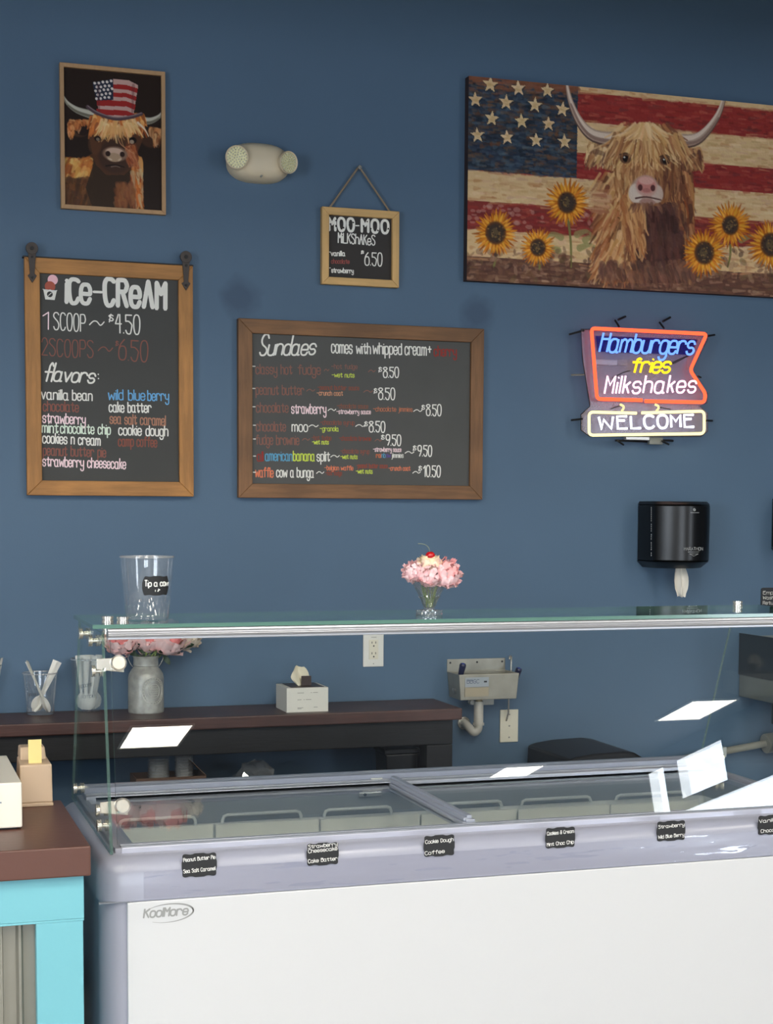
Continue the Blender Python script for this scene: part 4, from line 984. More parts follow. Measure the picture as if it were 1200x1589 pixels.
# hand sink at the right
sxl = hit(1148, 1000, 1, 0).x
def sk(px, py): return hit(px, py, 0, sxl)
zb0 = hit(1150, 1081, 1, -.02).z; zr0 = hit(1150, 1047, 1, -.02).z; zz0 = hit(1148, 982, 1, -.0).z; yb = -.36; Wd = .42
t = thing('hand_sink', 'stainless steel hand sink with dark side splash guard at the right edge', 'sink', (sxl, 0, zb0))
sh = zr0-zb0; zz = zz0-zb0; m_dk = mat('dim_stainless', (128, 130, 126), .5, metal=.2); m_dks = mat('dark_splash_guard', (28, 36, 38), .4)
mb = MB()
v = [(0, yb, 0), (Wd, yb, 0), (Wd, -.003, 0), (0, -.003, 0), (0, yb, sh), (Wd, yb, sh), (Wd, -.003, sh), (0, -.003, sh),
     (.04, yb+.04, .006), (Wd-.04, yb+.04, .006), (Wd-.04, -.06, .006), (.04, -.06, .006), (.02, yb+.02, sh), (Wd-.02, yb+.02, sh), (Wd-.02, -.04, sh), (.02, -.04, sh)]
fs = [(3, 2, 1, 0), (8, 9, 10, 11)]+[(i, (i+1) % 4, 4+(i+1) % 4, 4+i) for i in range(4)]+[(4+i, 4+(i+1) % 4, 12+(i+1) % 4, 12+i) for i in range(4)]+[(12+i, 12+(i+1) % 4, 8+(i+1) % 4, 8+i) for i in range(4)]
mb.add(v, fs).build('basin', m_dk, t, bevel=.003)
for x in (-.004, Wd): MB().prism([(yb, sh), (yb, zz), (-.003, zz), (-.003, sh)], 'x', x, x+.004).build('side_splash', m_dks, t, bevel=.001)
MB().box(0, Wd, -.006, -.002, sh, zz-.012).build('back_splash', m_dk, t)
mb = MB(); mb.tube(smoothline([(Wd/2, -.03, sh+.05), (Wd/2, -.04, sh+.2), (Wd/2, -.12, sh+.24), (Wd/2, -.2, sh+.16)], 6), .011, 12); mb.cyl((Wd/2, -.03, sh+.05), (Wd/2, -.006, sh+.05), .02); mb.build('faucet', m_chrome, t, smooth=40)
mb = MB(); mb.cyl((.10, -.12, 0), (.10, -.12, -.09), .03, n=20); mb.tube(smoothline([(.10, -.12, -.09), (.10, -.12, -.20), (.13, -.12, -.24), (.16, -.10, -.20), (.16, -.05, -.16), (.16, 0, -.16)], 5), .02, 14); mb.build('trap', mat('dark_pipe', (60, 64, 66), .4, metal=.4), t, smooth=40)
# drain line sloping along the wall
a = hit(1192, 1153, 1, -.05); b = hit(1000, 1189, 1, -.05)
t = thing('drain_line', 'grey beige drain pipe sloping down along the wall below the hand sink', 'pipe', a)
d = (b-a)*1.25; m_bp = mat('beige_pipe', (150, 144, 130), .5)
MB().cyl((0, 0, 0), d, .013, n=16).build('pipe', m_bp, t, smooth=40)
MB().cyl((.0, 0, 0), (.25, 0, .02), .013, n=16).build('pipe', m_bp, t, smooth=40)
mb = MB(); mb.cyl((-.012, 0, -.002), (.05, 0, .004), .036, n=24); mb.build('coupling', m_bp, t, smooth=40, bevel=.003)
for s in (.3, .8): MB().box(d.x*s-.008, d.x*s+.008, -.016, .052, d.z*s-.018, d.z*s+.018).build('pipe_strap', m_steel, t)

# ------------------------------------------------------------------ chalkboards
class Board:
    """a hung flat thing measured by its four outer corners in the photograph (tl, tr, br, bl), front face at y=-d"""
    def __init__(s, corners, d):
        P = [hit(x, y, 1, -d) for x, y in corners]
        s.x0 = (P[0].x+P[3].x)/2; s.x1 = (P[1].x+P[2].x)/2; s.z1 = (P[0].z+P[1].z)/2; s.z0 = (P[2].z+P[3].z)/2
        s.c = Vector(((s.x0+s.x1)/2, 0, (s.z0+s.z1)/2)); s.w = s.x1-s.x0; s.h = s.z1-s.z0; s.d = d
    def crop(s, ox_, oy_, sc, y): s.cr = (ox_, oy_, sc, y)
    def loc(s, X, Y):
        ox_, oy_, sc, y = s.cr; q = hit(ox_+X*sc, oy_+Y*sc, 1, y); return (q.x-s.c.x, q.z-s.c.z)
    def text(s, root, txt, a, b, hpx, rgb, wpx, y, **kw):
        A = s.loc(*a); B = s.loc(*b); k = (s.loc(a[0], a[1]-100)[1]-A[1])/100
        return write(root, txt, A, B, hpx*k, rgb, wpx*k, y, **kw)
def mitre_frame(root, w, h, fw, y0, y1, m, bev=.002, name='frame_rail', mz=None):
    x, z = w/2, h/2; ix, iz = x-fw, z-fw
    for k, poly in enumerate(([(-x, z), (x, z), (ix, iz), (-ix, iz)], [(x, z), (x, -z), (ix, -iz), (ix, iz)], [(x, -z), (-x, -z), (-ix, -iz), (ix, -iz)], [(-x, -z), (-x, z), (-ix, iz), (-ix, -iz)])):
        MB().prism(poly, 'y', y0, y1).build(name, m if k % 2 == 0 or mz is None else mz, root, bevel=bev)
m_chalk = mat('slate_chalkboard', (70, 70, 68), .75, noise=(6, .05, (1, 1, 1)))
m_honx = wood('honey_wood', (184, 128, 66), .28, 'x', 7); m_honz = wood('honey_wood_upright', (184, 128, 66), .28, 'z', 7)
m_brnx = wood('brown_wood', (132, 92, 56), .3, 'x', 7); m_brnz = wood('brown_wood_upright', (132, 92, 56), .3, 'z', 7)
m_pinx = wood('pale_pine', (216, 174, 112), .15, 'x', 8); m_pinz = wood('pale_pine_upright', (216, 174, 112), .15, 'z', 8)
m_rust = mat('dark_bronze_iron', (74, 66, 62), .6, metal=.3)
WHT = (238, 236, 228); BRN = (140, 88, 76); PNK = (250, 222, 226); GRN = (206, 222, 84); TAN = (178, 128, 104); ORG = (226, 128, 92); BLU = (112, 176, 224); RED = (150, 52, 46)
# ice-cream board
bd = Board([(37, 399), (297.5, 412), (303, 770), (43, 769)], .03)
t = thing('chalkboard', 'tall ice-cream price chalkboard in a honey wood frame with barn door brackets', 'chalkboard', bd.c)
mitre_frame(t, bd.w, bd.h, .046, -.030, -.004, m_honx, mz=m_honz)
MB().box(-bd.w/2+.04, bd.w/2-.04, -.018, -.008, -bd.h/2+.04, bd.h/2-.04).build('board', m_chalk, t)
MB().box(-bd.w/2-.004, bd.w/2+.002, -.028, -.002, bd.h/2-.001, bd.h/2+.004).build('hanging_rail', m_blackmat, t)
for sx in (-1, 1):
    cx = sx*(bd.w/2-.023); top = bd.h/2
    mb = MB(); mb.prism([(cx-.013, top+.020), (cx+.013, top+.020), (cx+.009, top-.02), (cx+.007, top-.05), (cx+.014, top-.056), (cx, top-.078), (cx-.014, top-.056), (cx-.007, top-.05), (cx-.009, top-.02)], 'y', -.036, -.030)
    s_ = mb.build('strap_bracket', m_rust, t, bevel=.001)
    MB().cyl((cx, -.038, top+.026), (cx, -.028, top+.026), .0185, n=28).build('pulley_wheel', m_rust, s_, smooth=40, bevel=.001)
    mb = MB(); mb.cyl((cx, -.042, top+.026), (cx, -.036, top+.026), .006, n=12)
    for dz in (.0, -.062): mb.cyl((cx, -.040, top+dz), (cx, -.036, top+dz), .0038, n=10)
    mb.build('bolt', m_blackmat, s_, smooth=40)
bd.crop(20, 370, 300/1135, -.018); Y = -.0184
T = lambda tx, a, b, h, c, w, **kw: bd.text(t, tx, a, b, h, c, w, Y, **kw)
T('iCe', (315, 372), (452, 382), 135, WHT, 25, gap=1.2, xr=.8); T('-', (476, 390), (522, 392), 150, WHT, 15)
T('CReAM', (540, 390), (895, 410), 150, WHT, 27, gap=1.9, xr=.75)
T('1', (176, 532), (208, 534), 100, PNK, 7); T('SCOOP', (240, 535), (425, 545), 98, WHT, 7); T('~', (450, 550), (535, 555), 100, WHT, 7, xr=.85)
T('$', (566, 490), (590, 490), 45, WHT, 7); T('4.50', (603, 555), (745, 560), 108, WHT, 8)
T('2SCOOPS', (170, 685), (470, 700), 98, BRN, 6); T('~', (500, 700), (585, 705), 100, BRN, 6, xr=.85); T('$', (605, 632), (620, 632), 30, BRN, 5); T('6.50', (622, 712), (790, 722), 118, BRN, 7)
T('flavors', (178, 835), (475, 848), 108, WHT, 11, slant=.25, gap=1.0, xr=.5); T(':', (503, 836), (508, 836), 75, WHT, 9)
lines = [('vanilla', (168, 942), (325, 948), WHT), ('bean', (350, 948), (465, 952), WHT), ('chocolate', (178, 1012), (385, 1018), BRN), ('strawberry', (175, 1080), (425, 1092), PNK),
         ('mint', (172, 1138), (265, 1142), (226, 240, 222)), ('chocolate chip', (280, 1142), (572, 1150), (226, 240, 222)), ('cookies n cream', (175, 1200), (512, 1214), WHT), ('peanut butter pie', (178, 1272), (545, 1284), BRN), ('strawberry cheesecake', (175, 1335), (662, 1352), PNK),
         ('wild blue', (562, 946), (775, 950), BLU), ('berry', (792, 950), (915, 953), BLU), ('cake batter', (566, 1018), (812, 1022), WHT), ('sea salt caramel', (570, 1085), (895, 1098), TAN), ('cookie dough', (622, 1152), (910, 1160), WHT), ('camp coffee', (620, 1218), (845, 1224), (140, 82, 68))]
for tx, a, b, c in lines: T(tx, a, b, 58, c, 7.5 if c == WHT else 7, xr=.68)
A = bd.loc
def disc(cx, cy, r, rgb, y, name='lettering', sy=1, a0=0, a1=2*PI):
    p = bd.loc(cx, cy); kk = abs(bd.loc(cx+10, cy)[0]-p[0])/10
    mb = MB(); mb.add([(p[0]+r*kk*math.cos(a), y, p[1]+r*kk*sy*math.sin(a)) for a in np.linspace(a0, a1, 25)[:-1]], [tuple(range(24))]); return mb.build(name, ink(rgb), t, fix=False)
disc(234, 243, 30, (246, 196, 206), Y, 'drawn_scoop'); disc(218, 282, 31, (178, 92, 74), Y-.0002, 'drawn_scoop')
mb = MB(); pl = [bd.loc(*p) for p in ((178, 298), (258, 306), (245, 362), (190, 358))]; mb.add([(x, Y-.0004, z) for x, z in pl], [(3, 2, 1, 0)]); mb.build('drawn_cup', ink(WHT), t, fix=False)
disc(217, 328, 17, (60, 60, 60), Y-.0006, 'drawn_spot'); mb = MB(); ribbon(mb, [[np.array(bd.loc(208, 336)), np.array(bd.loc(217, 328)), np.array(bd.loc(226, 320))]], .0018, Y-.0008); mb.build('drawn_spot', ink(WHT), t, fix=False)
mb = MB(); ribbon(mb, [[np.array(bd.loc(*p)) for p in ((176, 298), (198, 306), (218, 302), (238, 310), (258, 306))]], .0025, Y-.0009); mb.build('drawn_cup', ink((225, 225, 222)), t, fix=False)
# sundae board
bd = Board([(369, 492), (752.7, 511.7), (748.3, 775), (371.7, 772.7)], .028)
t = thing('chalkboard', 'wide sundaes menu chalkboard in a dark brown wood frame', 'chalkboard', bd.c)
mitre_frame(t, bd.w, bd.h, .046, -.028, -.002, m_brnx, mz=m_brnz)
MB().box(-bd.w/2+.04, bd.w/2-.04, -.016, -.006, -bd.h/2+.04, bd.h/2-.04).build('board', mat('grey_chalkboard', (82, 82, 80), .75, noise=(6, .05, (1, 1, 1))), t)
bd.crop(360, 480, 1/3, -.016); Y = -.0164
T = lambda tx, a, b, h, c, w, **kw: bd.text(t, tx, a, b, h, c, w, Y, **kw)
T('Sundaes', (128, 212), (385, 210), 95, WHT, 8.5, slant=.25, gap=1.0, xr=.5)
T('comes', (464, 202), (560, 205), 46, WHT, 6, xr=.85); T('with', (580, 205), (645, 207), 50, WHT, 6); T('whipped', (658, 207), (790, 210), 50, WHT, 6, xr=.72); T('cream', (806, 210), (905, 214), 44, WHT, 6, xr=.85); T('+', (914, 208), (928, 208), 45, WHT, 6); T('cherry', (942, 216), (1045, 218), 46, RED, 6)
def items(L, h, w):
    for tx, x0, x1, y, c in L: T(tx, (x0, y), (x1, y+(x1-x0)*.012), h, c, w, xr=.7)
BR2 = (138, 94, 82)
items([('-', 97, 108, 288, WHT), ('classy hot', 112, 280, 300, BR2), ('fudge', 308, 412, 302, BR2), ('-', 97, 108, 392, WHT), ('peanut butter', 112, 335, 396, BR2), ('-', 97, 108, 476, WHT), ('chocolate', 114, 262, 478, BR2), ('strawberry', 278, 438, 484, PNK),
       ('-', 100, 110, 562, WHT), ('chocolate', 114, 250, 566, BR2), ('moo', 280, 352, 568, WHT), ('-', 100, 110, 626, WHT), ('fudge brownie', 112, 312, 628, BR2), ('-', 100, 110, 706, WHT), ('all', 118, 145, 706, RED), ('american', 156, 280, 704, (96, 162, 196)), ('banana', 286, 384, 704, GRN), ('split', 396, 455, 706, WHT),
       ('-', 100, 110, 782, WHT), ('waffle', 110, 192, 780, ORG), ('cow a bunga', 208, 380, 780, WHT)], 44, 5)
items([('~', 430, 452, 302, BR2), ('~', 636, 668, 306, BR2), ('~', 348, 386, 396, BR2), ('~', 614, 656, 400, BR2), ('~', 448, 484, 486, WHT), ('~', 846, 886, 490, WHT), ('~', 358, 402, 562, WHT), ('~', 576, 620, 560, WHT), ('~', 328, 362, 624, BR2), ('~', 666, 698, 628, BR2), ('~', 460, 500, 702, WHT), ('~', 806, 848, 684, WHT), ('~', 394, 428, 778, WHT), ('~', 842, 878, 778, WHT)], 42, 4)
items([('-hot fudge', 464, 584, 276, BR2), ('-wet nuts', 466, 570, 316, GRN), ('-peanut butter sauce', 400, 592, 374, (140, 76, 60)), ('-crunch coat', 396, 516, 400, (214, 152, 118)), ('-chocolate sauce', 490, 634, 460, (136, 84, 66)), ('-strawberry sauce', 488, 646, 486, PNK), ('-chocolate jimmies', 658, 840, 474, (190, 116, 84)),
       ('-chocolate syrup', 412, 570, 536, (140, 80, 66)), ('-granola', 410, 496, 566, GRN), ('-hot fudge', 372, 462, 608, (140, 76, 60)), ('-wet nuts', 374, 450, 628, GRN), ('-chocolate brownie', 500, 648, 610, (140, 66, 52)), ('-chocolate syrup', 506, 640, 670, (140, 80, 66)), ('-wet nuts', 506, 584, 696, GRN),
       ('-strawberry sauce', 658, 788, 662, PNK), ('rai', 672, 694, 690, (226, 120, 70)), ('nb', 697, 715, 690, (90, 160, 196)), ('ow', 718, 738, 690, (96, 76, 150)), ('jimmies', 744, 798, 690, WHT), ('-belgian waffle', 432, 564, 748, ORG), ('-hot fudge', 436, 512, 772, (140, 66, 52)), ('-peanut butter sauce', 580, 724, 738, (150, 70, 54)), ('-wet nuts', 578, 654, 764, GRN), ('-crunch coat', 730, 830, 750, ORG)], 21, 3)
for tx, x0, x1, y, hh in (('8.50', 706, 776, 316, 46), ('8.50', 684, 758, 418, 52), ('8.50', 906, 974, 494, 50), ('8.50', 640, 712, 570, 48), ('9.50', 718, 786, 632, 48), ('9.50', 866, 930, 682, 48), ('10.50', 892, 970, 778, 50)):
    T(tx, (x0, y), (x1, y+1), hh, WHT, 5.5); T('$', (x0-22, y-hh*.5), (x0-8, y-hh*.5), 24, WHT, 4)
# hanging milkshake board
bd = Board([(499, 321), (620, 327), (620, 446), (501, 441)], .026)
t = thing('chalkboard', 'small square milkshakes chalkboard in a pale pine frame hanging from a rope', 'chalkboard', bd.c)
mitre_frame(t, bd.w, bd.h, .024, -.026, -.003, m_pinx, mz=m_pinz)
MB().box(-bd.w/2+.02, bd.w/2-.02, -.012, -.006, -bd.h/2+.02, bd.h/2-.02).build('board', mat('black_chalkboard', (52, 48, 46), .75), t)
n = hit(557, 261, 1, -.012); ap = (n.x-bd.c.x, n.z-bd.c.z)
mb = MB(); mb.tube([(-bd.w/2+.028, -.012, bd.h/2-.002), (ap[0]-.004, -.014, ap[1]), (ap[0], -.014, ap[1]+.005), (ap[0]+.004, -.014, ap[1]), (bd.w/2-.028, -.012, bd.h/2-.002)], .0034, 8); mb.build('rope', mat('jute_rope', (150, 132, 110), .9, bump=(300, .002)), t, smooth=60)
nl = MB().cyl((0, -.022, 0), (0, 0, 0), .0026, n=10); nl.cyl((0, -.024, 0), (0, -.021, 0), .0065, n=16); o = nl.build('nail', m_chrome, None, smooth=40); o.location = (n.x, 0, n.z+.001); tag(o, 'shiny nail head holding the rope of the milkshakes board', 'nail')
bd.crop(480, 240, 160/1156, -.012); Y = -.0124
T = lambda tx, a, b, h, c, w, **kw: bd.text(t, tx, a, b, h, c, w, Y, **kw)
T('MOO', (225, 845), (500, 855), 135, WHT, 30, gap=2.2, jit=0); T('-', (525, 860), (560, 860), 130, WHT, 14); T('MOO', (590, 862), (885, 878), 135, WHT, 30, gap=2.2, jit=0)
mb = MB()
for x_, y_, r_ in ((240, 780, 9), (300, 800, 10), (360, 755, 8), (385, 820, 9), (450, 790, 9), (495, 760, 8), (610, 800, 10), (690, 830, 9), (740, 775, 8), (770, 850, 9), (835, 790, 9), (885, 830, 9), (300, 740, 7), (650, 750, 7)):
    p = bd.loc(x_, y_); kk = .00016*2.1; mb.add([(p[0]+r_*kk*math.cos(a)*random.uniform(.7, 1.3), Y-.0002, p[1]+r_*kk*math.sin(a)*random.uniform(.7, 1.3)) for a in np.linspace(0, 2*PI, 11)[:-1]], [tuple(range(10))])
mb.build('drawn_cow_spots', ink((30, 28, 28)), t, fix=False)
T('MiLKShAKeS', (325, 985), (735, 1015), 108, WHT, 13, gap=1.3); T('vanilla', (245, 1132), (400, 1135), 52, WHT, 11, gap=1.6); T('-', (226, 1112), (240, 1112), 40, WHT, 9); T('chocolate', (248, 1218), (450, 1222), 48, (150, 78, 72), 9); T('-', (228, 1290), (240, 1290), 40, WHT, 9); T('strawberry', (250, 1320), (495, 1330), 52, WHT, 10, gap=1.5)
T('$', (584, 1112), (612, 1112), 36, WHT, 10); T('6.50', (625, 1235), (815, 1245), 140, WHT, 13)

# ------------------------------------------------------------------ paintings
def hairs(P, n, src, flow, L, w, cols, al=.8, cvt=None):
    for _ in range(n):
        x, y = src(); pts = [(x, y)]; l = L*random.uniform(.6, 1.3); curl = random.uniform(-.22, .22)
        for s in range(4):
            dx, dy = flow(x, y); dx += curl*(s-1); m = math.hypot(dx, dy)+1e-6; x += dx/m*l/4+random.uniform(-.03, .03)*l; y += dy/m*l/4; pts.append((x, y))
        c = jitc(random.choice(cols), 12)
        P.line([cvt(p) for p in pts] if cvt else pts, w*random.uniform(.6, 1.2), w*.25, c, al*random.uniform(.6, 1), k=2)
# large canvas
cx0, cx1, cz0, cz1, cy = 1.911, 3.24, 2.319, 2.985, -.035
S = 430   # canvas samples per metre
W_, H_ = int((cx1-cx0)*S), int((cz1-cz0)*S)
def cz(X, Y):
    q = hit(700+X/2.4, 80+Y/2.4, 1, cy); return ((q.x-cx0)*S, (cz1-q.z)*S)
P = Paint(W_, H_, (212, 176, 134))
CRM = (222, 188, 140); REDP = (150, 52, 48)
xc = cz(472, 200)[0]
bands = [(0, .03, CRM), (.03, .175, REDP), (.175, .33, CRM), (.33, .46, REDP), (.46, .608, CRM), (.608, .745, (134, 56, 50)), (.745, .88, CRM), (.88, 1.02, (104, 70, 58))]
for a, b, c in bands: P.a[int(a*H_):int(b*H_)] = c
for _ in range(5200):
    x = random.uniform(0, W_); y = random.uniform(0, H_); v = y/H_
    c = next(cc for a, b, cc in bands if v < b)
    if c is CRM: c = random.choice([CRM, (236, 208, 164), (200, 160, 110), (214, 170, 140), (188, 128, 84)] if random.random() < .5 else [CRM])
    elif v > .88: c = random.choice([(104, 70, 58), (150, 112, 88), (84, 60, 50), (190, 152, 120), (120, 84, 60)])
    else: c = random.choice([REDP, (170, 66, 56), (126, 44, 44), (104, 48, 48), (186, 96, 78)] if random.random() < .7 else [REDP])
    l = random.uniform(4, 20); P.line([(x, y), (x+l, y+random.uniform(-1, 1))], random.uniform(2, 6), 2, jitc(c, 10), random.uniform(.25, .6))
for _ in range(160):
    x = random.uniform(0, W_); y = random.choice([b[1] for b in bands[:7]])*H_+random.uniform(-3, 3); P.line([(x, y), (x+random.uniform(8, 40), y+random.uniform(-2, 2))], 2, 1, jitc((196, 140, 100), 15), .6)
for _ in range(60):
    x = random.uniform(0, W_*.45); y = random.uniform(.62, .72)*H_; P.ell(x, y, random.uniform(2, 6), random.uniform(1, 4), (200, 150, 136), .5)
# canton
ch = .455*H_; P.poly([(0, 0), (xc, 0), (xc, ch), (0, ch)], (50, 60, 74))
for _ in range(1500):
    x = random.uniform(-5, xc-6); y = random.uniform(0, ch); c = random.choice([(40, 50, 66), (66, 84, 104), (30, 36, 46), (84, 100, 112), (52, 62, 80), (110, 84, 66)] if random.random() < .85 else [(120, 76, 50)])
    P.line([(x, y), (min(xc, x+random.uniform(3, 14)), y+random.uniform(-1, 1))], random.uniform(2, 7), 2, jitc(c, 8), random.uniform(.3, .6))
for _ in range(300):
    x = random.uniform(-5, xc-6); y = abs(random.gauss(0, ch*.05)); P.line([(x, y), (x+10, y)], 3, 2, jitc((132, 84, 62), 16), .5)
for (X, Y_, r) in ((204, 72, 28), (310, 82, 26), (412, 94, 24), (148, 124, 30), (252, 138, 29), (360, 146, 28), (92, 180, 28), (207, 190, 28), (314, 200, 28), (416, 216, 28), (154, 250, 28), (264, 260, 28), (364, 270, 27), (100, 312, 27), (210, 320, 27), (318, 330, 27), (424, 336, 28)):
    c = cz(X, Y_); r = r*S/2440*5.3/2.4*1.06; rot = random.uniform(-.12, .12)
    pts = [(c[0]+(r if i % 2 == 0 else r*.42)*math.sin(rot+i*PI/5), c[1]-(r if i % 2 == 0 else r*.42)*math.cos(rot+i*PI/5)) for i in range(10)]
    P.poly([(a+1.5, b+1.5) for a, b in pts], (36, 42, 52), .6); P.poly(pts, jitc((226, 196, 152), 8))
    for _ in range(8): P.ell(c[0]+random.uniform(-r, r)*.3, c[1]+random.uniform(-r, r)*.3, 3, 1.5, (204, 166, 116), .35)
Z = lambda pts: [cz(*p) for p in pts]
kS = S/2440*5.3/2.4     # zoom pixel -> canvas sample (roughly)
def PL(pts, w0, w1, c, al=1): P.line(Z(pts), w0*kS, w1*kS, c, al)
def PE(x, y, rx, ry, c, al=1, rot=0, soft=.2): a = cz(x, y); P.ell(a[0], a[1], rx*kS, ry*kS, c, al, rot, soft)
# stems and leaves
for x, y0, x1, y1 in ((438, 630, 448, 800), (168, 740, 160, 800), (325, 770, 330, 810), (1040, 720, 1030, 800)):
    PL([(x, y0), ((x+x1)/2+4, (y0+y1)/2), (x1, y1)], 9, 7, (126, 122, 70)); 
for x, y, a in ((410, 690, 2.6), (470, 680, .5), (480, 730, .2), (400, 740, 2.9), (500, 700, .7), (1080, 700, .3)):
    PL([(x, y), (x+40*math.cos(a), y-12), (x+75*math.cos(a), y+10)], 26, 4, (150, 146, 92), .75)
for _ in range(260):
    x = random.uniform(40, 1250); y = random.uniform(735, 850); PE(x, y, random.uniform(6, 22), random.uniform(4, 12), jitc(random.choice([(96, 62, 52), (136, 98, 74), (70, 50, 44), (170, 132, 104), (112, 92, 62)]), 10), .5, random.uniform(0, 3))
def sunflower(x, y, r, core):
    for ring_, (rr, c) in enumerate(((1.08, (178, 96, 34)), (1.0, (224, 140, 38)), (.86, (238, 172, 60)), (.68, (206, 118, 34)))):
        n_ = 22
        for i in range(n_):
            a = 2*PI*(i+.5*(ring_ % 2))/n_+random.uniform(-.08, .08); R_ = r*rr*random.uniform(.88, 1.08)
            cc = jitc(c, 14); mx_ = (x+R_*.62*math.cos(a), y+R_*.68*math.sin(a))
            PL([(x+core*.6*math.cos(a), y+core*.6*math.sin(a)), mx_, (x+R_*math.cos(a), y+R_*1.08*math.sin(a))], r*.25, 2, cc, .95)
    PE(x, y, core*1.12, core*1.15, (92, 60, 38)); PE(x, y, core*.85, core*.9, (68, 54, 46)); PE(x-2, y, core*.45, core*.5, (110, 92, 62), .7)
    for _ in range(40): a = random.uniform(0, 6.28); q_ = random.uniform(.2, 1)*core; PE(x+q_*math.cos(a), y+q_*math.sin(a), 3.5, 3, jitc((60, 46, 40) if random.random() < .6 else (140, 108, 66), 10), .8)
sunflower(433, 562, 78, 34); sunflower(325, 728, 62, 28); sunflower(168, 674, 78, 36)
# cow body
cv = lambda p: cz(*p)
body = [(612, 430), (575, 540), (545, 640), (548, 790), (560, 860), (900, 860), (905, 760), (908, 640), (880, 520), (850, 440)]
P.poly(Z(body), (150, 98, 64))
hairs(P, 700, lambda: (random.uniform(555, 700), random.uniform(450, 800)), lambda x, y: (-.35+(x-620)*.004, 1), 75, 6.5, [(206, 152, 96), (172, 106, 62), (228, 184, 128), (140, 82, 54), (190, 122, 78), (112, 70, 50), (214, 168, 116)], .85, cv)
hairs(P, 380, lambda: (random.uniform(815, 900), random.uniform(430, 790)), lambda x, y: (.12, 1), 70, 6.5, [(190, 130, 82), (156, 92, 58), (208, 158, 104), (124, 74, 50), (96, 60, 46)], .85, cv)
P.poly(Z([(690, 560), (820, 560), (846, 640), (872, 740), (880, 860), (730, 860), (742, 760), (715, 690), (690, 640)]), (84, 54, 48), .95)
hairs(P, 360, lambda: (random.uniform(695, 860), random.uniform(570, 810)), lambda x, y: (.1, 1), 60, 9, [(74, 46, 42), (96, 62, 54), (60, 40, 38), (112, 70, 58), (90, 60, 54)], .5, cv)
hairs(P, 220, lambda: (random.uniform(545, 900), random.uniform(780, 840)), lambda x, y: (.3, 1), 40, 8, [(110, 74, 60), (150, 104, 80), (84, 58, 52), (130, 92, 74)], .6, cv)
hairs(P, 130, lambda: (random.uniform(640, 715), random.uniform(540, 690)), lambda x, y: (.2, 1), 80, 6, [(222, 172, 116), (184, 122, 76), (206, 150, 96), (150, 92, 60)], .85, cv)
hairs(P, 40, lambda: (random.uniform(550, 600), random.uniform(520, 600)), lambda x, y: (-1, -.1), 50, 5, [(206, 160, 120), (176, 118, 84)], .8, cv)
# ears
P.poly(Z([(625, 350), (560, 334), (520, 338), (506, 352), (512, 392), (540, 404), (575, 440), (620, 450)]), (168, 112, 74))
hairs(P, 260, lambda: (random.uniform(515, 620), random.uniform(338, 395)), lambda x, y: (-.35, .9), 42, 5.5, [(220, 178, 124), (180, 128, 84), (238, 204, 154), (116, 76, 58), (200, 150, 100)], .9, cv)
PL([(535, 372), (575, 385), (600, 420)], 20, 8, (96, 62, 50), .5)
P.poly(Z([(850, 370), (905, 360), (936, 376), (930, 440), (885, 452), (858, 440)]), (128, 82, 58))
hairs(P, 220, lambda: (random.uniform(862, 930), random.uniform(362, 405)), lambda x, y: (.3, .9), 40, 5.5, [(210, 160, 108), (170, 114, 76), (100, 64, 50), (190, 138, 90)], .9, cv)
PL([(905, 385), (885, 400), (872, 430)], 16, 8, (80, 52, 44), .5)
# horns
hl = [(430, 108), (446, 185), (482, 262), (535, 312), (630, 326)]; PL([(x, y+4) for x, y in hl], 10, 58, (98, 74, 66)); PL(hl, 8, 50, (186, 158, 140)); PL([(x-1, y-7) for x, y in hl], 4, 20, (232, 212, 194), .85); PL([(x+2, y+12) for x, y in hl[1:]], 6, 14, (132, 104, 94), .7)
hr = [(1021, 164), (994, 236), (946, 300), (900, 328), (828, 330)]; PL([(x, y+4) for x, y in hr], 10, 60, (98, 74, 66)); PL(hr, 8, 52, (186, 158, 140)); PL([(x-3, y-7) for x, y in hr], 4, 20, (232, 212, 194), .85); PL([(x+2, y+12) for x, y in hr[1:]], 6, 14, (132, 104, 94), .7)
# head
P.poly(Z([(608, 350), (635, 300), (690, 270), (755, 266), (812, 285), (856, 340), (862, 430), (838, 500), (800, 560), (775, 576), (735, 572), (680, 562), (655, 510), (618, 460), (600, 400)]), (150, 98, 62))
hairs(P, 260, lambda: (random.uniform(612, 700), random.uniform(330, 490)), lambda x, y: (.02, 1), 55, 6, [(204, 152, 98), (176, 118, 74), (224, 180, 126), (140, 90, 60)], .85, cv)
hairs(P, 260, lambda: (random.uniform(760, 858), random.uniform(330, 500)), lambda x, y: (.02, 1), 55, 6, [(150, 98, 64), (120, 76, 54), (182, 128, 84), (98, 62, 48)], .85, cv)
hairs(P, 120, lambda: (random.uniform(690, 775), random.uniform(400, 450)), lambda x, y: ((x-728)*.004, 1), 40, 5, [(196, 142, 92), (164, 108, 70), (216, 168, 114)], .8, cv)
hairs(P, 300, lambda: (random.gauss(722, 34), random.uniform(272, 345)), lambda x, y: ((x-722)*.013, 1), 95, 6.5, [(222, 174, 116), (196, 136, 84), (238, 200, 144), (160, 102, 64), (132, 82, 56), (210, 154, 98)], .9, cv)
hairs(P, 130, lambda: (random.choice([random.uniform(610, 650), random.uniform(806, 856)]), random.uniform(305, 350)), lambda x, y: ((x-728)*.004, 1), 80, 6, [(208, 158, 104), (178, 120, 78), (136, 88, 60), (228, 188, 134)], .9, cv)
hairs(P, 60, lambda: (random.gauss(722, 22), random.uniform(266, 290)), lambda x, y: ((x-722)*.03, 1), 60, 5, [(242, 208, 156), (226, 178, 120)], .9, cv)
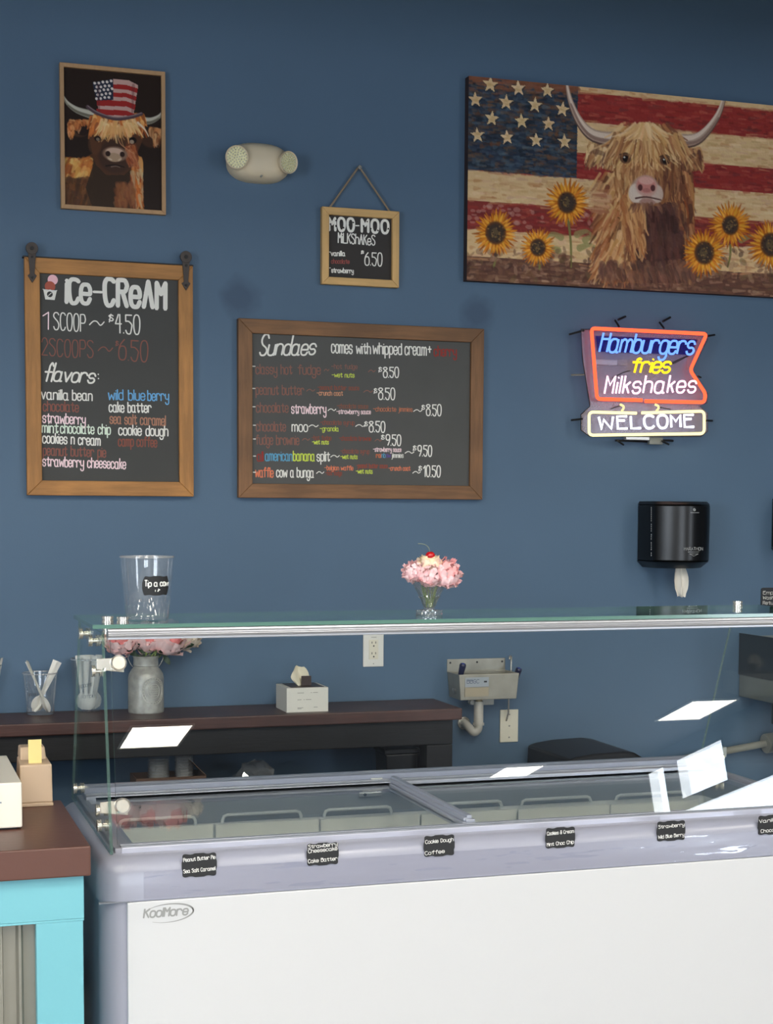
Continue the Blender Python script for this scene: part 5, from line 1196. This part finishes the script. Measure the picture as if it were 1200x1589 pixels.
for x0 in (690, 712, 735, 758): PL([(x0, 330), (x0-4+(x0-722)*.15, 390), (x0+(x0-722)*.2, 440)], 5, 2, random.choice([(120, 76, 52), (236, 196, 140)]), .8)
PE(650, 398, 24, 19, (92, 58, 44), .85); PE(797, 405, 22, 18, (78, 50, 40), .85); PE(651, 399, 13, 12, (30, 22, 22)); PE(797, 407, 12, 11, (30, 22, 22)); PE(646, 394, 3.5, 3, (226, 220, 212)); PE(793, 402, 3.5, 3, (226, 220, 212))
PL([(630, 384), (652, 378), (672, 388)], 5, 3, (70, 46, 38), .8); PL([(778, 392), (798, 385), (816, 394)], 5, 3, (64, 42, 36), .8)
hairs(P, 26, lambda: (random.uniform(655, 790), random.uniform(330, 350)), lambda x, y: ((x-722)*.006, 1), 70, 4, [(222, 178, 122), (180, 124, 80)], .85, cv)
# muzzle
PE(725, 518, 62, 54, (190, 158, 142)); PE(688, 528, 30, 36, (228, 210, 194), .9); PE(768, 530, 26, 34, (214, 190, 176), .9); PE(728, 500, 46, 40, (206, 160, 148), .9)
PE(727, 497, 39, 30, (208, 138, 128)); PE(727, 481, 32, 14, (226, 174, 162), .9); PE(705, 506, 10, 12, (96, 54, 54)); PE(752, 508, 10, 12, (96, 54, 54)); PE(728, 516, 17, 8, (182, 114, 108), .8)
PL([(688, 546), (728, 541), (782, 552)], 6, 4, (92, 58, 54)); PE(732, 560, 34, 12, (176, 134, 122), .9)
hairs(P, 24, lambda: (random.uniform(672, 790), random.uniform(566, 572)), lambda x, y: ((x-728)*.01, 1), 28, 5, [(150, 104, 80), (110, 72, 58)], .7, cv)
sunflower(1040, 646, 76, 32); sunflower(943, 748, 80, 38); sunflower(1190, 718, 84, 40); sunflower(1290, 640, 70, 32)
m_paint = paint_mat('painted_canvas', .55, .0012)
t = thing('canvas_painting', 'wide canvas painting of a shaggy horned cow, striped starry flag and sunflowers', 'painting', ((cx0+cx1)/2, 0, (cz0+cz1)/2))
w, h = cx1-cx0, cz1-cz0
MB().box(-w/2, w/2, -.0345, -.002, -h/2, h/2).build('stretched_canvas', mat('canvas_side', (60, 44, 44), .8), t)
P.build('painted_face', -w/2, w/2, -h/2, h/2, -.035, m_paint, t)
# framed cow portrait
bd = Board([(92, 95), (256.4, 113), (257.6, 335), (95.4, 321.5)], .022)
t = thing('framed_picture', 'narrow wood framed picture of a shaggy cow wearing a striped top hat', 'picture', bd.c)
m_thin = wood('thin_oak_frame', (186, 146, 104), .1, 'z', 8)
fw = .0125; mitre_frame(t, bd.w, bd.h, fw, -.024, -.002, m_thin, bev=.001)
w, h = bd.w-2*fw+.002, bd.h-2*fw+.002; S = 620; W_, H_ = int(w*S), int(h*S)
bd.crop(70, 80, 210/1200, -.014)
def pz(X, Y): x, z = bd.loc(X, Y); return ((x+w/2)*S, (h/2-z)*S)
P = Paint(W_, H_, (44, 33, 28)); kS = S*(bd.loc(110, 0)[0]-bd.loc(10, 0)[0])/100; cz = pz
body = [(180, 1010), (300, 960), (420, 900), (520, 940), (780, 930), (830, 1050), (860, 1200), (840, 1400), (600, 1390), (180, 1350)]
P.poly(Z(body), (82, 52, 34))
P.poly(Z([(180, 1000), (300, 960), (400, 920), (420, 1100), (330, 1220), (180, 1200)]), (150, 92, 46), .8)
hairs(P, 420, lambda: (random.uniform(185, 410), random.uniform(950, 1150)), lambda x, y: (-.5, 1), 110, 9, [(190, 116, 52), (220, 160, 84), (140, 78, 38), (176, 96, 46), (224, 186, 110)], .7, lambda p: cz(*p))
hairs(P, 360, lambda: (random.uniform(185, 430), random.uniform(1120, 1330)), lambda x, y: (-.25, 1), 100, 8, [(120, 74, 40), (90, 58, 36), (70, 46, 32)], .6, lambda p: cz(*p))
P.poly(Z([(440, 960), (760, 960), (740, 1200), (700, 1380), (420, 1380), (360, 1200)]), (56, 42, 32), .92)
hairs(P, 300, lambda: (random.uniform(770, 845), random.uniform(930, 1300)), lambda x, y: (.15, 1), 110, 8, [(206, 110, 50), (170, 84, 40), (222, 150, 84), (200, 180, 140), (150, 76, 40)], .8, lambda p: cz(*p))
hairs(P, 160, lambda: (random.uniform(620, 790), random.uniform(1160, 1340)), lambda x, y: (.1, 1), 80, 7, [(150, 96, 60), (120, 70, 46)], .5, lambda p: cz(*p))
# horns
for hp, w0, w1 in (([(168, 405), (205, 462), (290, 520), (420, 560)], 12, 80), ([(1032, 540), (1000, 580), (930, 612), (850, 612)], 12, 78)):
    PL(hp, w0, w1, (150, 146, 130)); PL([(x, y-12) for x, y in hp], w0*.5, w1*.4, (206, 200, 184), .8); PL([(x, y+16) for x, y in hp[1:]], w0, w1*.3, (96, 90, 78), .7)
# ears, head
PE(300, 680, 95, 75, (74, 52, 38)); PE(330, 695, 62, 48, (44, 32, 28)); hairs(P, 90, lambda: (random.uniform(225, 385), random.uniform(612, 635)), lambda x, y: (-.25 if x < 300 else .2, 1), 26, 6, [(190, 112, 60), (150, 84, 46), (210, 150, 96)], .8, lambda p: cz(*p)); hairs(P, 110, lambda: (random.choice([random.uniform(212, 250), random.uniform(230, 310)]), random.uniform(622, 690)) if random.random() < .6 else (random.uniform(214, 250), random.uniform(640, 740)), lambda x, y: (-.1, 1), 38, 7, [(206, 126, 68), (220, 160, 110), (150, 86, 50)], .8, lambda p: cz(*p))
PE(930, 770, 90, 80, (70, 46, 34)); hairs(P, 110, lambda: (random.uniform(920, 1015), random.uniform(680, 710)) if random.random() < .5 else (random.uniform(960, 1015), random.uniform(700, 810)), lambda x, y: (-.1, .9), 50, 7, [(190, 122, 72), (214, 164, 116), (120, 74, 48)], .8, lambda p: cz(*p))
P.poly(Z([(400, 560), (860, 580), (870, 760), (820, 880), (780, 1010), (700, 1090), (540, 1090), (450, 1000), (410, 860), (385, 720)]), (84, 54, 38))
PE(620, 930, 150, 150, (66, 46, 38), .8)
PE(440, 820, 60, 90, (96, 62, 42), .6); PE(760, 900, 60, 120, (130, 68, 44), .6); hairs(P, 110, lambda: (random.uniform(715, 800), random.uniform(830, 960)), lambda x, y: (.35, 1), 70, 6, [(160, 84, 50), (120, 64, 42), (190, 120, 80)], .7, lambda p: cz(*p))
PE(620, 905, 112, 66, (134, 104, 86)); PE(615, 885, 80, 34, (206, 172, 150)); PE(610, 935, 66, 40, (176, 146, 118)); PE(556, 902, 22, 24, (50, 34, 30)); PE(682, 908, 22, 24, (50, 34, 30)); PE(575, 950, 22, 8, (214, 190, 164), .8, .4); PE(660, 955, 22, 9, (206, 180, 154), .8, -.6)
PL([(540, 1010), (620, 1002), (700, 1020)], 14, 8, (38, 28, 26)); PL([(585, 1018), (625, 1012), (660, 1022)], 9, 5, (130, 110, 98), .8)
hairs(P, 360, lambda: (random.uniform(410, 860), random.uniform(560, 600) if random.random() < .5 else random.uniform(600, 670)), lambda x, y: ((x-640)*.0018-.05, 1), 85, 7.5, [(206, 110, 50), (226, 150, 76), (176, 90, 44), (236, 190, 120), (140, 76, 42), (214, 126, 60)], .85, lambda p: cz(*p))
hairs(P, 60, lambda: (random.uniform(500, 800), random.uniform(600, 680)), lambda x, y: ((x-600)*.004-.1, 1), 120, 5.5, [(240, 206, 150), (226, 170, 110)], .85, lambda p: cz(*p))
PE(465, 770, 30, 24, (36, 26, 24)); PE(468, 776, 16, 15, (150, 130, 112), .8); PE(775, 785, 34, 30, (36, 26, 24)); PE(766, 798, 20, 18, (176, 152, 130), .9); PE(778, 770, 12, 9, (20, 16, 16))
hairs(P, 10, lambda: (random.uniform(640, 720), random.uniform(660, 700)), lambda x, y: (.25, 1), 130, 4, [(226, 170, 110)], .8, lambda p: cz(*p))
PL([(820, 630), (880, 690), (912, 750)], 22, 5, (224, 200, 170)); PL([(650, 780), (670, 820), (720, 860), (780, 900)], 10, 6, (196, 140, 100), .8)
# hat
P.poly(Z([(420, 275), (600, 245), (740, 258), (822, 300), (780, 560), (620, 590), (480, 545)]), (196, 158, 148))
for i, (y0, y1) in enumerate(((290, 330), (362, 400), (432, 480), (515, 560))):
    P.poly(Z([(598 if i < 2 else 455, y0 if i < 2 else y0-6), (720, y0+8), (818-i*10, y0+38), (812-i*10, y1+38), (720, y1+8), (598 if i < 2 else 462, y1)]), (158, 44, 42))
P.poly(Z([(420, 275), (600, 245), (602, 430), (455, 435)]), (46, 50, 66))
for r_ in range(5):
    for c_ in range(5):
        x = 440+c_*36+(r_ % 2)*14+r_*4; y = 282-c_*5+r_*34+(c_ % 2)*4
        if x < 596: PE(x, y, 12, 12, (226, 214, 206))
for x in (470, 780): PL([(x, 300), (x+(8 if x < 600 else -10), 540)], 26, 18, (90, 50, 54), .35)
PL([(378, 490), (450, 540), (560, 582), (650, 596), (760, 580), (850, 552)], 32, 30, (84, 68, 74)); PL([(380, 482), (450, 530), (560, 572), (650, 584), (760, 570), (850, 544)], 8, 8, (150, 130, 130), .8)
P.build('printed_picture', -w/2, w/2, -h/2, h/2, -.014, paint_mat('picture_print', .35, .0002), t)
MB().box(-w/2, w/2, -.0135, -.004, -h/2, h/2).build('backing', m_black, t)

# ------------------------------------------------------------------ emergency light
ex = hit(405, 250, 1, -.05); eC = Vector((ex.x, 0, ex.z)); kk = (ex-CAM).dot(F)/FPX
t = thing('emergency_light', 'beige twin head emergency light on the upper wall between the pictures', 'light', eC)
m_bg = mat('beige_housing', (222, 206, 176), .45)
mb = MB(); N, K_ = 44, 9; vs = []; Wb, Hb = 50*kk, 30*kk
for i in range(K_+1):
    th = (PI/2)*i/K_; 
    for j in range(N):
        a = 2*PI*j/N; ca, sa = math.cos(a), math.sin(a); sx = math.copysign(abs(ca)**.75, ca); sz = math.copysign(abs(sa)**.85, sa)
        r = math.cos(th)**.5 if i < K_ else 0
        vs.append((sx*Wb*r, -.012-.058*math.sin(th), sz*Hb*r*(1-.0*abs(ca))))
vb = [(x, -.0, z) for x, y, z in vs[:N]]
mb.add(vb+vs, [(i*N+j, i*N+(j+1) % N, (i+1)*N+(j+1) % N, (i+1)*N+j) for i in range(K_+1) for j in range(N)]); mb.build('housing', m_bg, t, smooth=50, bevel=0)
MB().box(-.003, .004, -.0715, -.06, -.0475, -.0445).build('indicator', m_pr, t) if False else None
p = hit(406, 273, 1, -.062); MB().cyl((p.x-eC.x, -.064, p.z-eC.z), (p.x-eC.x, -.050, p.z-eC.z), .0032, n=10).build('test_button', m_pr, t)
m_lens = mat('faceted_lens', (226, 220, 172), .12, coat=.6, bump=None); m_refl = mat('lens_facet', (236, 232, 204), .1, metal=.35)
for (px, py, rx, lr) in ((368, 244, 18.2, -.25), (448, 252, 17.2, .45)):
    p = hit(px, py, 1, -.075); c = Vector((p.x-eC.x, -.075, p.z-eC.z)); d = Vector((lr, -1, -.12)).normalized(); r = rx*kk
    mb = MB(); mb.cyl(c-d*(-.0), c-d*.045, r, r*.62, n=36, cap=False); mb.cyl(c, c+d*.004, r, r*.97, n=36, cap=False); mb.cyl(c+d*.004, c+d*.001, r*.97, r*.86, n=36, cap=False)
    hd_ = mb.build('lamp_head', m_bg, t, smooth=40)
    MB().cyl(c-d*.004, c+d*.000, r*.88, n=36).build('lens', m_lens, hd_)
    mb = MB(); a_ = d.orthogonal().normalized(); b_ = d.cross(a_); rnd = random.Random(5)
    for rr, n_ in ((0, 1), (.22, 6), (.42, 11), (.62, 16), (.78, 20)):
        for i in range(n_):
            u = 2*PI*(i+.5)/n_; q_ = c+a_*(r*rr*math.cos(u))+b_*(r*rr*math.sin(u)); e = r*.10
            tip = q_+d*.0045+a_*rnd.uniform(-.001, .001)+b_*rnd.uniform(-.001, .001)
            k4 = [q_+a_*(e*math.cos(v))+b_*(e*math.sin(v)) for v in (0, PI/2, PI, 3*PI/2)]
            mb.add(k4+[tip], [(0, 1, 4), (1, 2, 4), (2, 3, 4), (3, 0, 4)])
    mb.build('facets', m_refl, hd_)

# ------------------------------------------------------------------ paper towel dispensers
def dispenser(c, w, h, d, label, letter=True):
    t = thing('paper_towel_dispenser', label, 'dispenser', c)
    mb = MB(); N = 24; prof = []
    for i in range(N+1):
        s = -1+2*i/N; prof.append((s*w/2, -d*(.62+.38*math.cos(s*PI/2*.98)**.8)))
    poly = [(w/2, -.001)]+[(-w/2, -.001)]+prof
    MB().prism(poly, 'z', -h*.42, h*.455).build('cover', mat('gloss_black_cover', (7, 7, 8), .32) if letter else MATS['gloss_black_cover'], t, smooth=40, bevel=.006)
    poly2 = [(x*.94, y*.96) for x, y in poly]
    mb = MB(); vs = [(x, y, -h*.42) for x, y in poly]+[(x*.80, y*.85, -h*.52) for x, y in poly]; n = len(poly)
    mb.add(vs, [(i, (i+1) % n, n+(i+1) % n, n+i) for i in range(n)]+[tuple(reversed(range(n))), tuple(range(n, 2*n))]); mb.build('base', m_black, t, smooth=40)
    mb = MB(); vs = [(x, y, h*.455) for x, y in poly]+[(x*.94, y*.93, h*.5) for x, y in poly]
    mb.add(vs, [(i, (i+1) % n, n+(i+1) % n, n+i) for i in range(n)]+[tuple(reversed(range(n))), tuple(range(n, 2*n))]); mb.build('top_cap', m_black, t, smooth=40)
    return t
yd = -.20
a, b = hit(993, 830, 1, -.02), hit(1101, 826, 1, -.12); zt, zb = hit(1050, 777, 1, -.15).z, hit(1050, 881, 1, -.15).z
w, h = b.x-a.x, (zt-zb)*.98
dc = Vector(((a.x+b.x)/2, 0, (zt+zb)/2))
t = dispenser(dc, w, h, .19, 'rounded black paper towel dispenser with a towel hanging out, below the neon sign')
def front(px, py):
    y = -.18
    for _ in range(5):
        q = hit(px, py, 1, y); s = (q.x-dc.x)/(w/2); y = -.19*(.62+.38*math.cos(max(-1, min(1, s))*PI/2*.98)**.8)-.0012
    return (q.x-dc.x, y, q.z-dc.z)
m_ink2 = ink((176, 178, 178))
mb = MB(); c0 = front(1078, 791)
mb.tube([(c0[0]+.0035*math.cos(u), c0[1], c0[2]+.0035*math.sin(u)) for u in np.linspace(0, 2*PI, 14)[:-1]], .0016, 5, closed=True)
def fline(a, b, r=.0011, n=5): mb.tube([front(a[0]+(b[0]-a[0])*i/n, a[1]+(b[1]-a[1])*i/n) for i in range(n+1)], r, 5)
fline((1072, 795.5), (1085, 795.5)); fline((1068, 856.5), (1085, 856.5), .0008)
for s_ in ((1070.5, 859.5, 1077, 863), (1077, 863, 1084, 859.5), (1070.5, 859.5, 1084, 859.5)): fline(s_[:2], s_[2:], .0007)
y_ = 787
while y_ < 863: fline((1011, y_), (1011, y_+2.2), .0009, 1); y_ += 3.3 if random.random() > .2 else 6
for st_ in layout('MARATHON', (0, 0), (29, 0), 4.6, gap=1.3, jit=0):
    pts = [front(1062+p[0], 854-p[1]) for p in st_]
    mb.tube(pts, .00085, 5)
mb.build('lettering', m_ink2, t)
mb = MB(); xa = hit(1053, 885, 1, -.10).x-dc.x; zt_ = -h*.5; zb_ = hit(1062, 926, 1, -.10).z-dc.z
rows = []
for i in range(10):
    s = i/9; z = zt_+.02+(zb_-zt_-.02)*s; ww = .006+.020*math.sin(PI*min(1, .12+.72*s))**1.2*(1 if s < .85 else .8); cxx = xa+.016*s
    rows.append([(cxx+ww*(j/6*2-1), -.10-.010*math.cos(j*1.9+s*2)-.004*math.sin(5*s+j), z+.003*math.sin(j*2)*s) for j in range(7)])
mb.add([p for r in rows for p in r], [(i*7+j, i*7+j+1, (i+1)*7+j+1, (i+1)*7+j) for i in range(9) for j in range(6)])
mb.build('paper_towel', mat('white_paper', (226, 222, 212), .85), t, smooth=70, fix=False)
a = hit(1197, 815, 1, -.0)
dispenser(Vector((a.x+w/2, 0, hit(1197, 815, 1, -.1).z)), w, h*.88, .19, 'second black dispenser cut off by the right edge of the photo', letter=False)
# employees must wash hands sign
a, b = hit(1182, 912, 1, -.003), hit(1182, 943, 1, -.003); w2 = .20; hh = a.z-b.z
t = thing('hand_washing_sign', 'small black sign reading Employees Must Wash Hands at the right edge', 'sign', (a.x+w2/2, 0, (a.z+b.z)/2))
MB().prism(rrect(-w2/2, w2/2, -hh/2, hh/2, .008), 'y', -.003, 0).build('plate', m_black, t)
MB().prism(rrect(-w2/2+.05, w2/2-.05, -hh/2-.02, -hh/2+.004, .006), 'y', -.003, -.0002).build('plate_tab', m_black, t)
for i, (tx, L) in enumerate((('Employees Must', .17), ('Wash Hands Before', .175), ('Returning to Work', .175))):
    z = hh/2-.024-i*.0185; write(t, tx, (-w2/2+.008, z), (-w2/2+.008+L, z), .0115, (216, 214, 206), .0017, -.0034, gap=1.3, xr=.7, jit=0)

# ------------------------------------------------------------------ neon sign
nc = hit(1005, 590, 1, -.09); nC = Vector((nc.x, 0, nc.z))
t = thing('neon_sign', 'glowing red framed neon sign for hamburgers, fries and milkshakes with a welcome panel', 'neon sign', nC)
NS = 260/1200
def nl_(X, Y, y=-.085):
    q = hit(870+X*NS, 470+Y*NS, 1, y); return (q.x-nC.x, q.z-nC.z)
def tubes(paths, y, r, rgb, st, name='neon_tube', glass_name=None, smooth_k=0):
    mb = MB()
    for q in paths:
        q = [(p[0], y, p[1]) for p in q]
        if len(q) == 2 and (Vector(q[0])-Vector(q[1])).length < 1e-5: q[1] = (q[0][0]+.002, y, q[0][2]+.002)
        mb.tube(q, r, 8)
    return mb.build(name, emit('neon_'+name, rgb, st), t, smooth=60)
def rounded(pts, r, n=5):       # polyline corners rounded
    out = [pts[0]]
    for i in range(1, len(pts)-1):
        p, a, b = np.array(pts[i], float), np.array(pts[i-1], float), np.array(pts[i+1], float)
        d1 = (a-p)/np.linalg.norm(a-p); d2 = (b-p)/np.linalg.norm(b-p); A_ = p+d1*r; B_ = p+d2*r
        for k in range(n+1): s = k/n; out.append(tuple(A_*(1-s)**2+p*2*s*(1-s)+B_*s*s))
    return out+[pts[-1]]
Y = -.085
bp = rounded([nl_(*p) for p in ((585, 697), (262, 688), (222, 182), (1048, 222), (930, 483), (1040, 650), (1032, 712), (606, 704))], .014)
tubes([bp], Y, .0062, (255, 84, 52), 2.6, 'red_border_tube')
def nword(tx, a, b, hz, rgb, st, r, name, **kw):
    A_, B_ = nl_(*a), nl_(*b); k = (nl_(a[0], a[1]-100)[1]-A_[1])/100
    return tubes(layout(tx, A_, B_, hz*k, k=4, jit=0, **kw), Y-.004, r, rgb, st, name)
nword('Hamburgers', (275, 350), (945, 368), 135, (104, 150, 255), 1.9, .0038, 'blue_word_tube', slant=.25, gap=.9, xr=.68)
nword('fries', (498, 500), (775, 498), 100, (255, 214, 40), 1.7, .0042, 'yellow_word_tube', slant=.3, gap=.9, xr=.74)
nword('Milkshakes', (312, 650), (960, 640), 125, (255, 206, 226), 2.4, .0034, 'pink_word_tube', slant=.22, gap=1.7, xr=.64)
nword('WELCOME', (275, 905), (952, 888), 88, (236, 240, 255), 2.4, .0043, 'white_word_tube', slant=-.03, gap=1.7)
L_ = [nl_(*p) for p in ((545, 790), (205, 782), (205, 948), (1030, 936), (1030, 775), (582, 788))]
tubes([rounded([L_[0], L_[1], L_[2], L_[3], L_[4], L_[5]], .0165, 8)], Y, .0050, (250, 240, 168), 1.9, 'cream_border_tube')
tubes([smoothline([nl_(425, 728), nl_(448, 740), nl_(448, 758), nl_(436, 774)], 4), smoothline([nl_(675, 728), nl_(698, 740), nl_(698, 758), nl_(684, 774)], 4)], Y-.003, .0042, (255, 240, 170), 1.2, 'drop_tube')
m_acr = thin_glass('clear_acrylic', (.86, .86, .90), r0=.008, rough=.12, power=6, body=.2, bodycol=(205, 185, 205))
m_acr2 = thin_glass('violet_acrylic', (.56, .52, .86), r0=.008, rough=.12, body=.22, bodycol=(50, 46, 130))
op = [nl_(*p, y=-.06) for p in ((150, 190), (1050, 215), (1055, 260), (945, 480), (1055, 650), (1050, 715), (1000, 740), (1055, 790), (1055, 920), (1010, 955), (210, 955), (150, 910), (150, 800), (215, 740), (160, 400))]
MB().prism(op, 'y', -.060, -.056).build('backing_sheet', m_acr, t)
MB().tube([(x, -.058, z) for x, z in op], .0022, 6, closed=True).build('backing_edge', m_blackmat, t)
MB().prism([nl_(*p, y=-.066) for p in ((255, 235), (985, 262), (935, 372), (268, 348))], 'y', -.066, -.063).build('colour_panel', m_acr2, t)
m_silv = mat('silver_transformer', (190, 186, 184), .3, metal=.6)
def nbox(x0, y0, x1, y1, d0, d1, nm, m): a_, b_ = nl_(x0, y0, -d1), nl_(x1, y1, -d1); return MB().box(min(a_[0], b_[0]), max(a_[0], b_[0]), -d1, -d0, min(a_[1], b_[1]), max(a_[1], b_[1])).build(nm, m, t, bevel=.002)
nbox(255, 402, 410, 448, .02, .045, 'transformer', m_silv); nbox(410, 402, 480, 448, .022, .042, 'transformer_end', m_dk); nbox(470, 955, 640, 985, .03, .05, 'transformer', m_silv); nbox(640, 960, 735, 1015, .03, .048, 'transformer_end', m_dk)
def npin(a, b, d0=.002, d1=.10):
    pa, pb = nl_(*a, y=-.05), nl_(*b, y=-.05); mb = MB(); mb.tube([(pa[0], -d1, pa[1]), (pb[0], -d0, pb[1])], .0034, 8); mb.build('standoff', m_blackmat, t, smooth=40)
for a_, b_ in (((410, 175), (410, 120)), ((730, 185), (730, 135)), ((160, 200), (80, 222)), ((1045, 240), (1125, 225)), ((975, 528), (1025, 530)), ((150, 832), (95, 838)), ((1030, 845), (1108, 842)), ((400, 990), (470, 1015)), ((715, 990), (795, 1012))): npin(a_, b_, .03, .062)
mb = MB()
for a_, b_ in (((410, 122), (490, 92)), ((730, 135), (812, 98)), ((390, 985), (735, 995)), ((720, 985), (830, 985))):
    pa, pb = nl_(*a_, y=-.04), nl_(*b_, y=-.03); mb.tube([(pa[0], -.045, pa[1]), (pb[0], -.004, pb[1])], .0038, 8)
mb.build('wall_hook', m_blackmat, t, smooth=40)
for pth in ([(360, 760), (400, 745), (440, 735)], [(690, 740), (730, 752), (790, 762)], [(370, 540), (450, 500), (500, 485)], [(800, 430), (870, 395), (910, 380)], [(800, 440), (840, 420), (930, 372)]):
    MB().tube(smoothline([(p_[0], -.06, p_[1]) for p_ in [nl_(*q_, y=-.06) for q_ in pth]], 4), .0016, 6).build('wire', m_blackmat, t, smooth=40)
nbox(905, 375, 940, 480, .05, .055, 'side_strip', m_dk); nbox(945, 735, 985, 800, .05, .055, 'side_strip', m_dk)
mb = MB(); pa, pb = nl_(105, 512, -.06), nl_(170, 514, -.06); mb.tube([(pa[0], -.03, pa[1]), (pb[0], -.06, pb[1])], .0036, 8); mb.build('standoff', m_chrome, t, smooth=40)
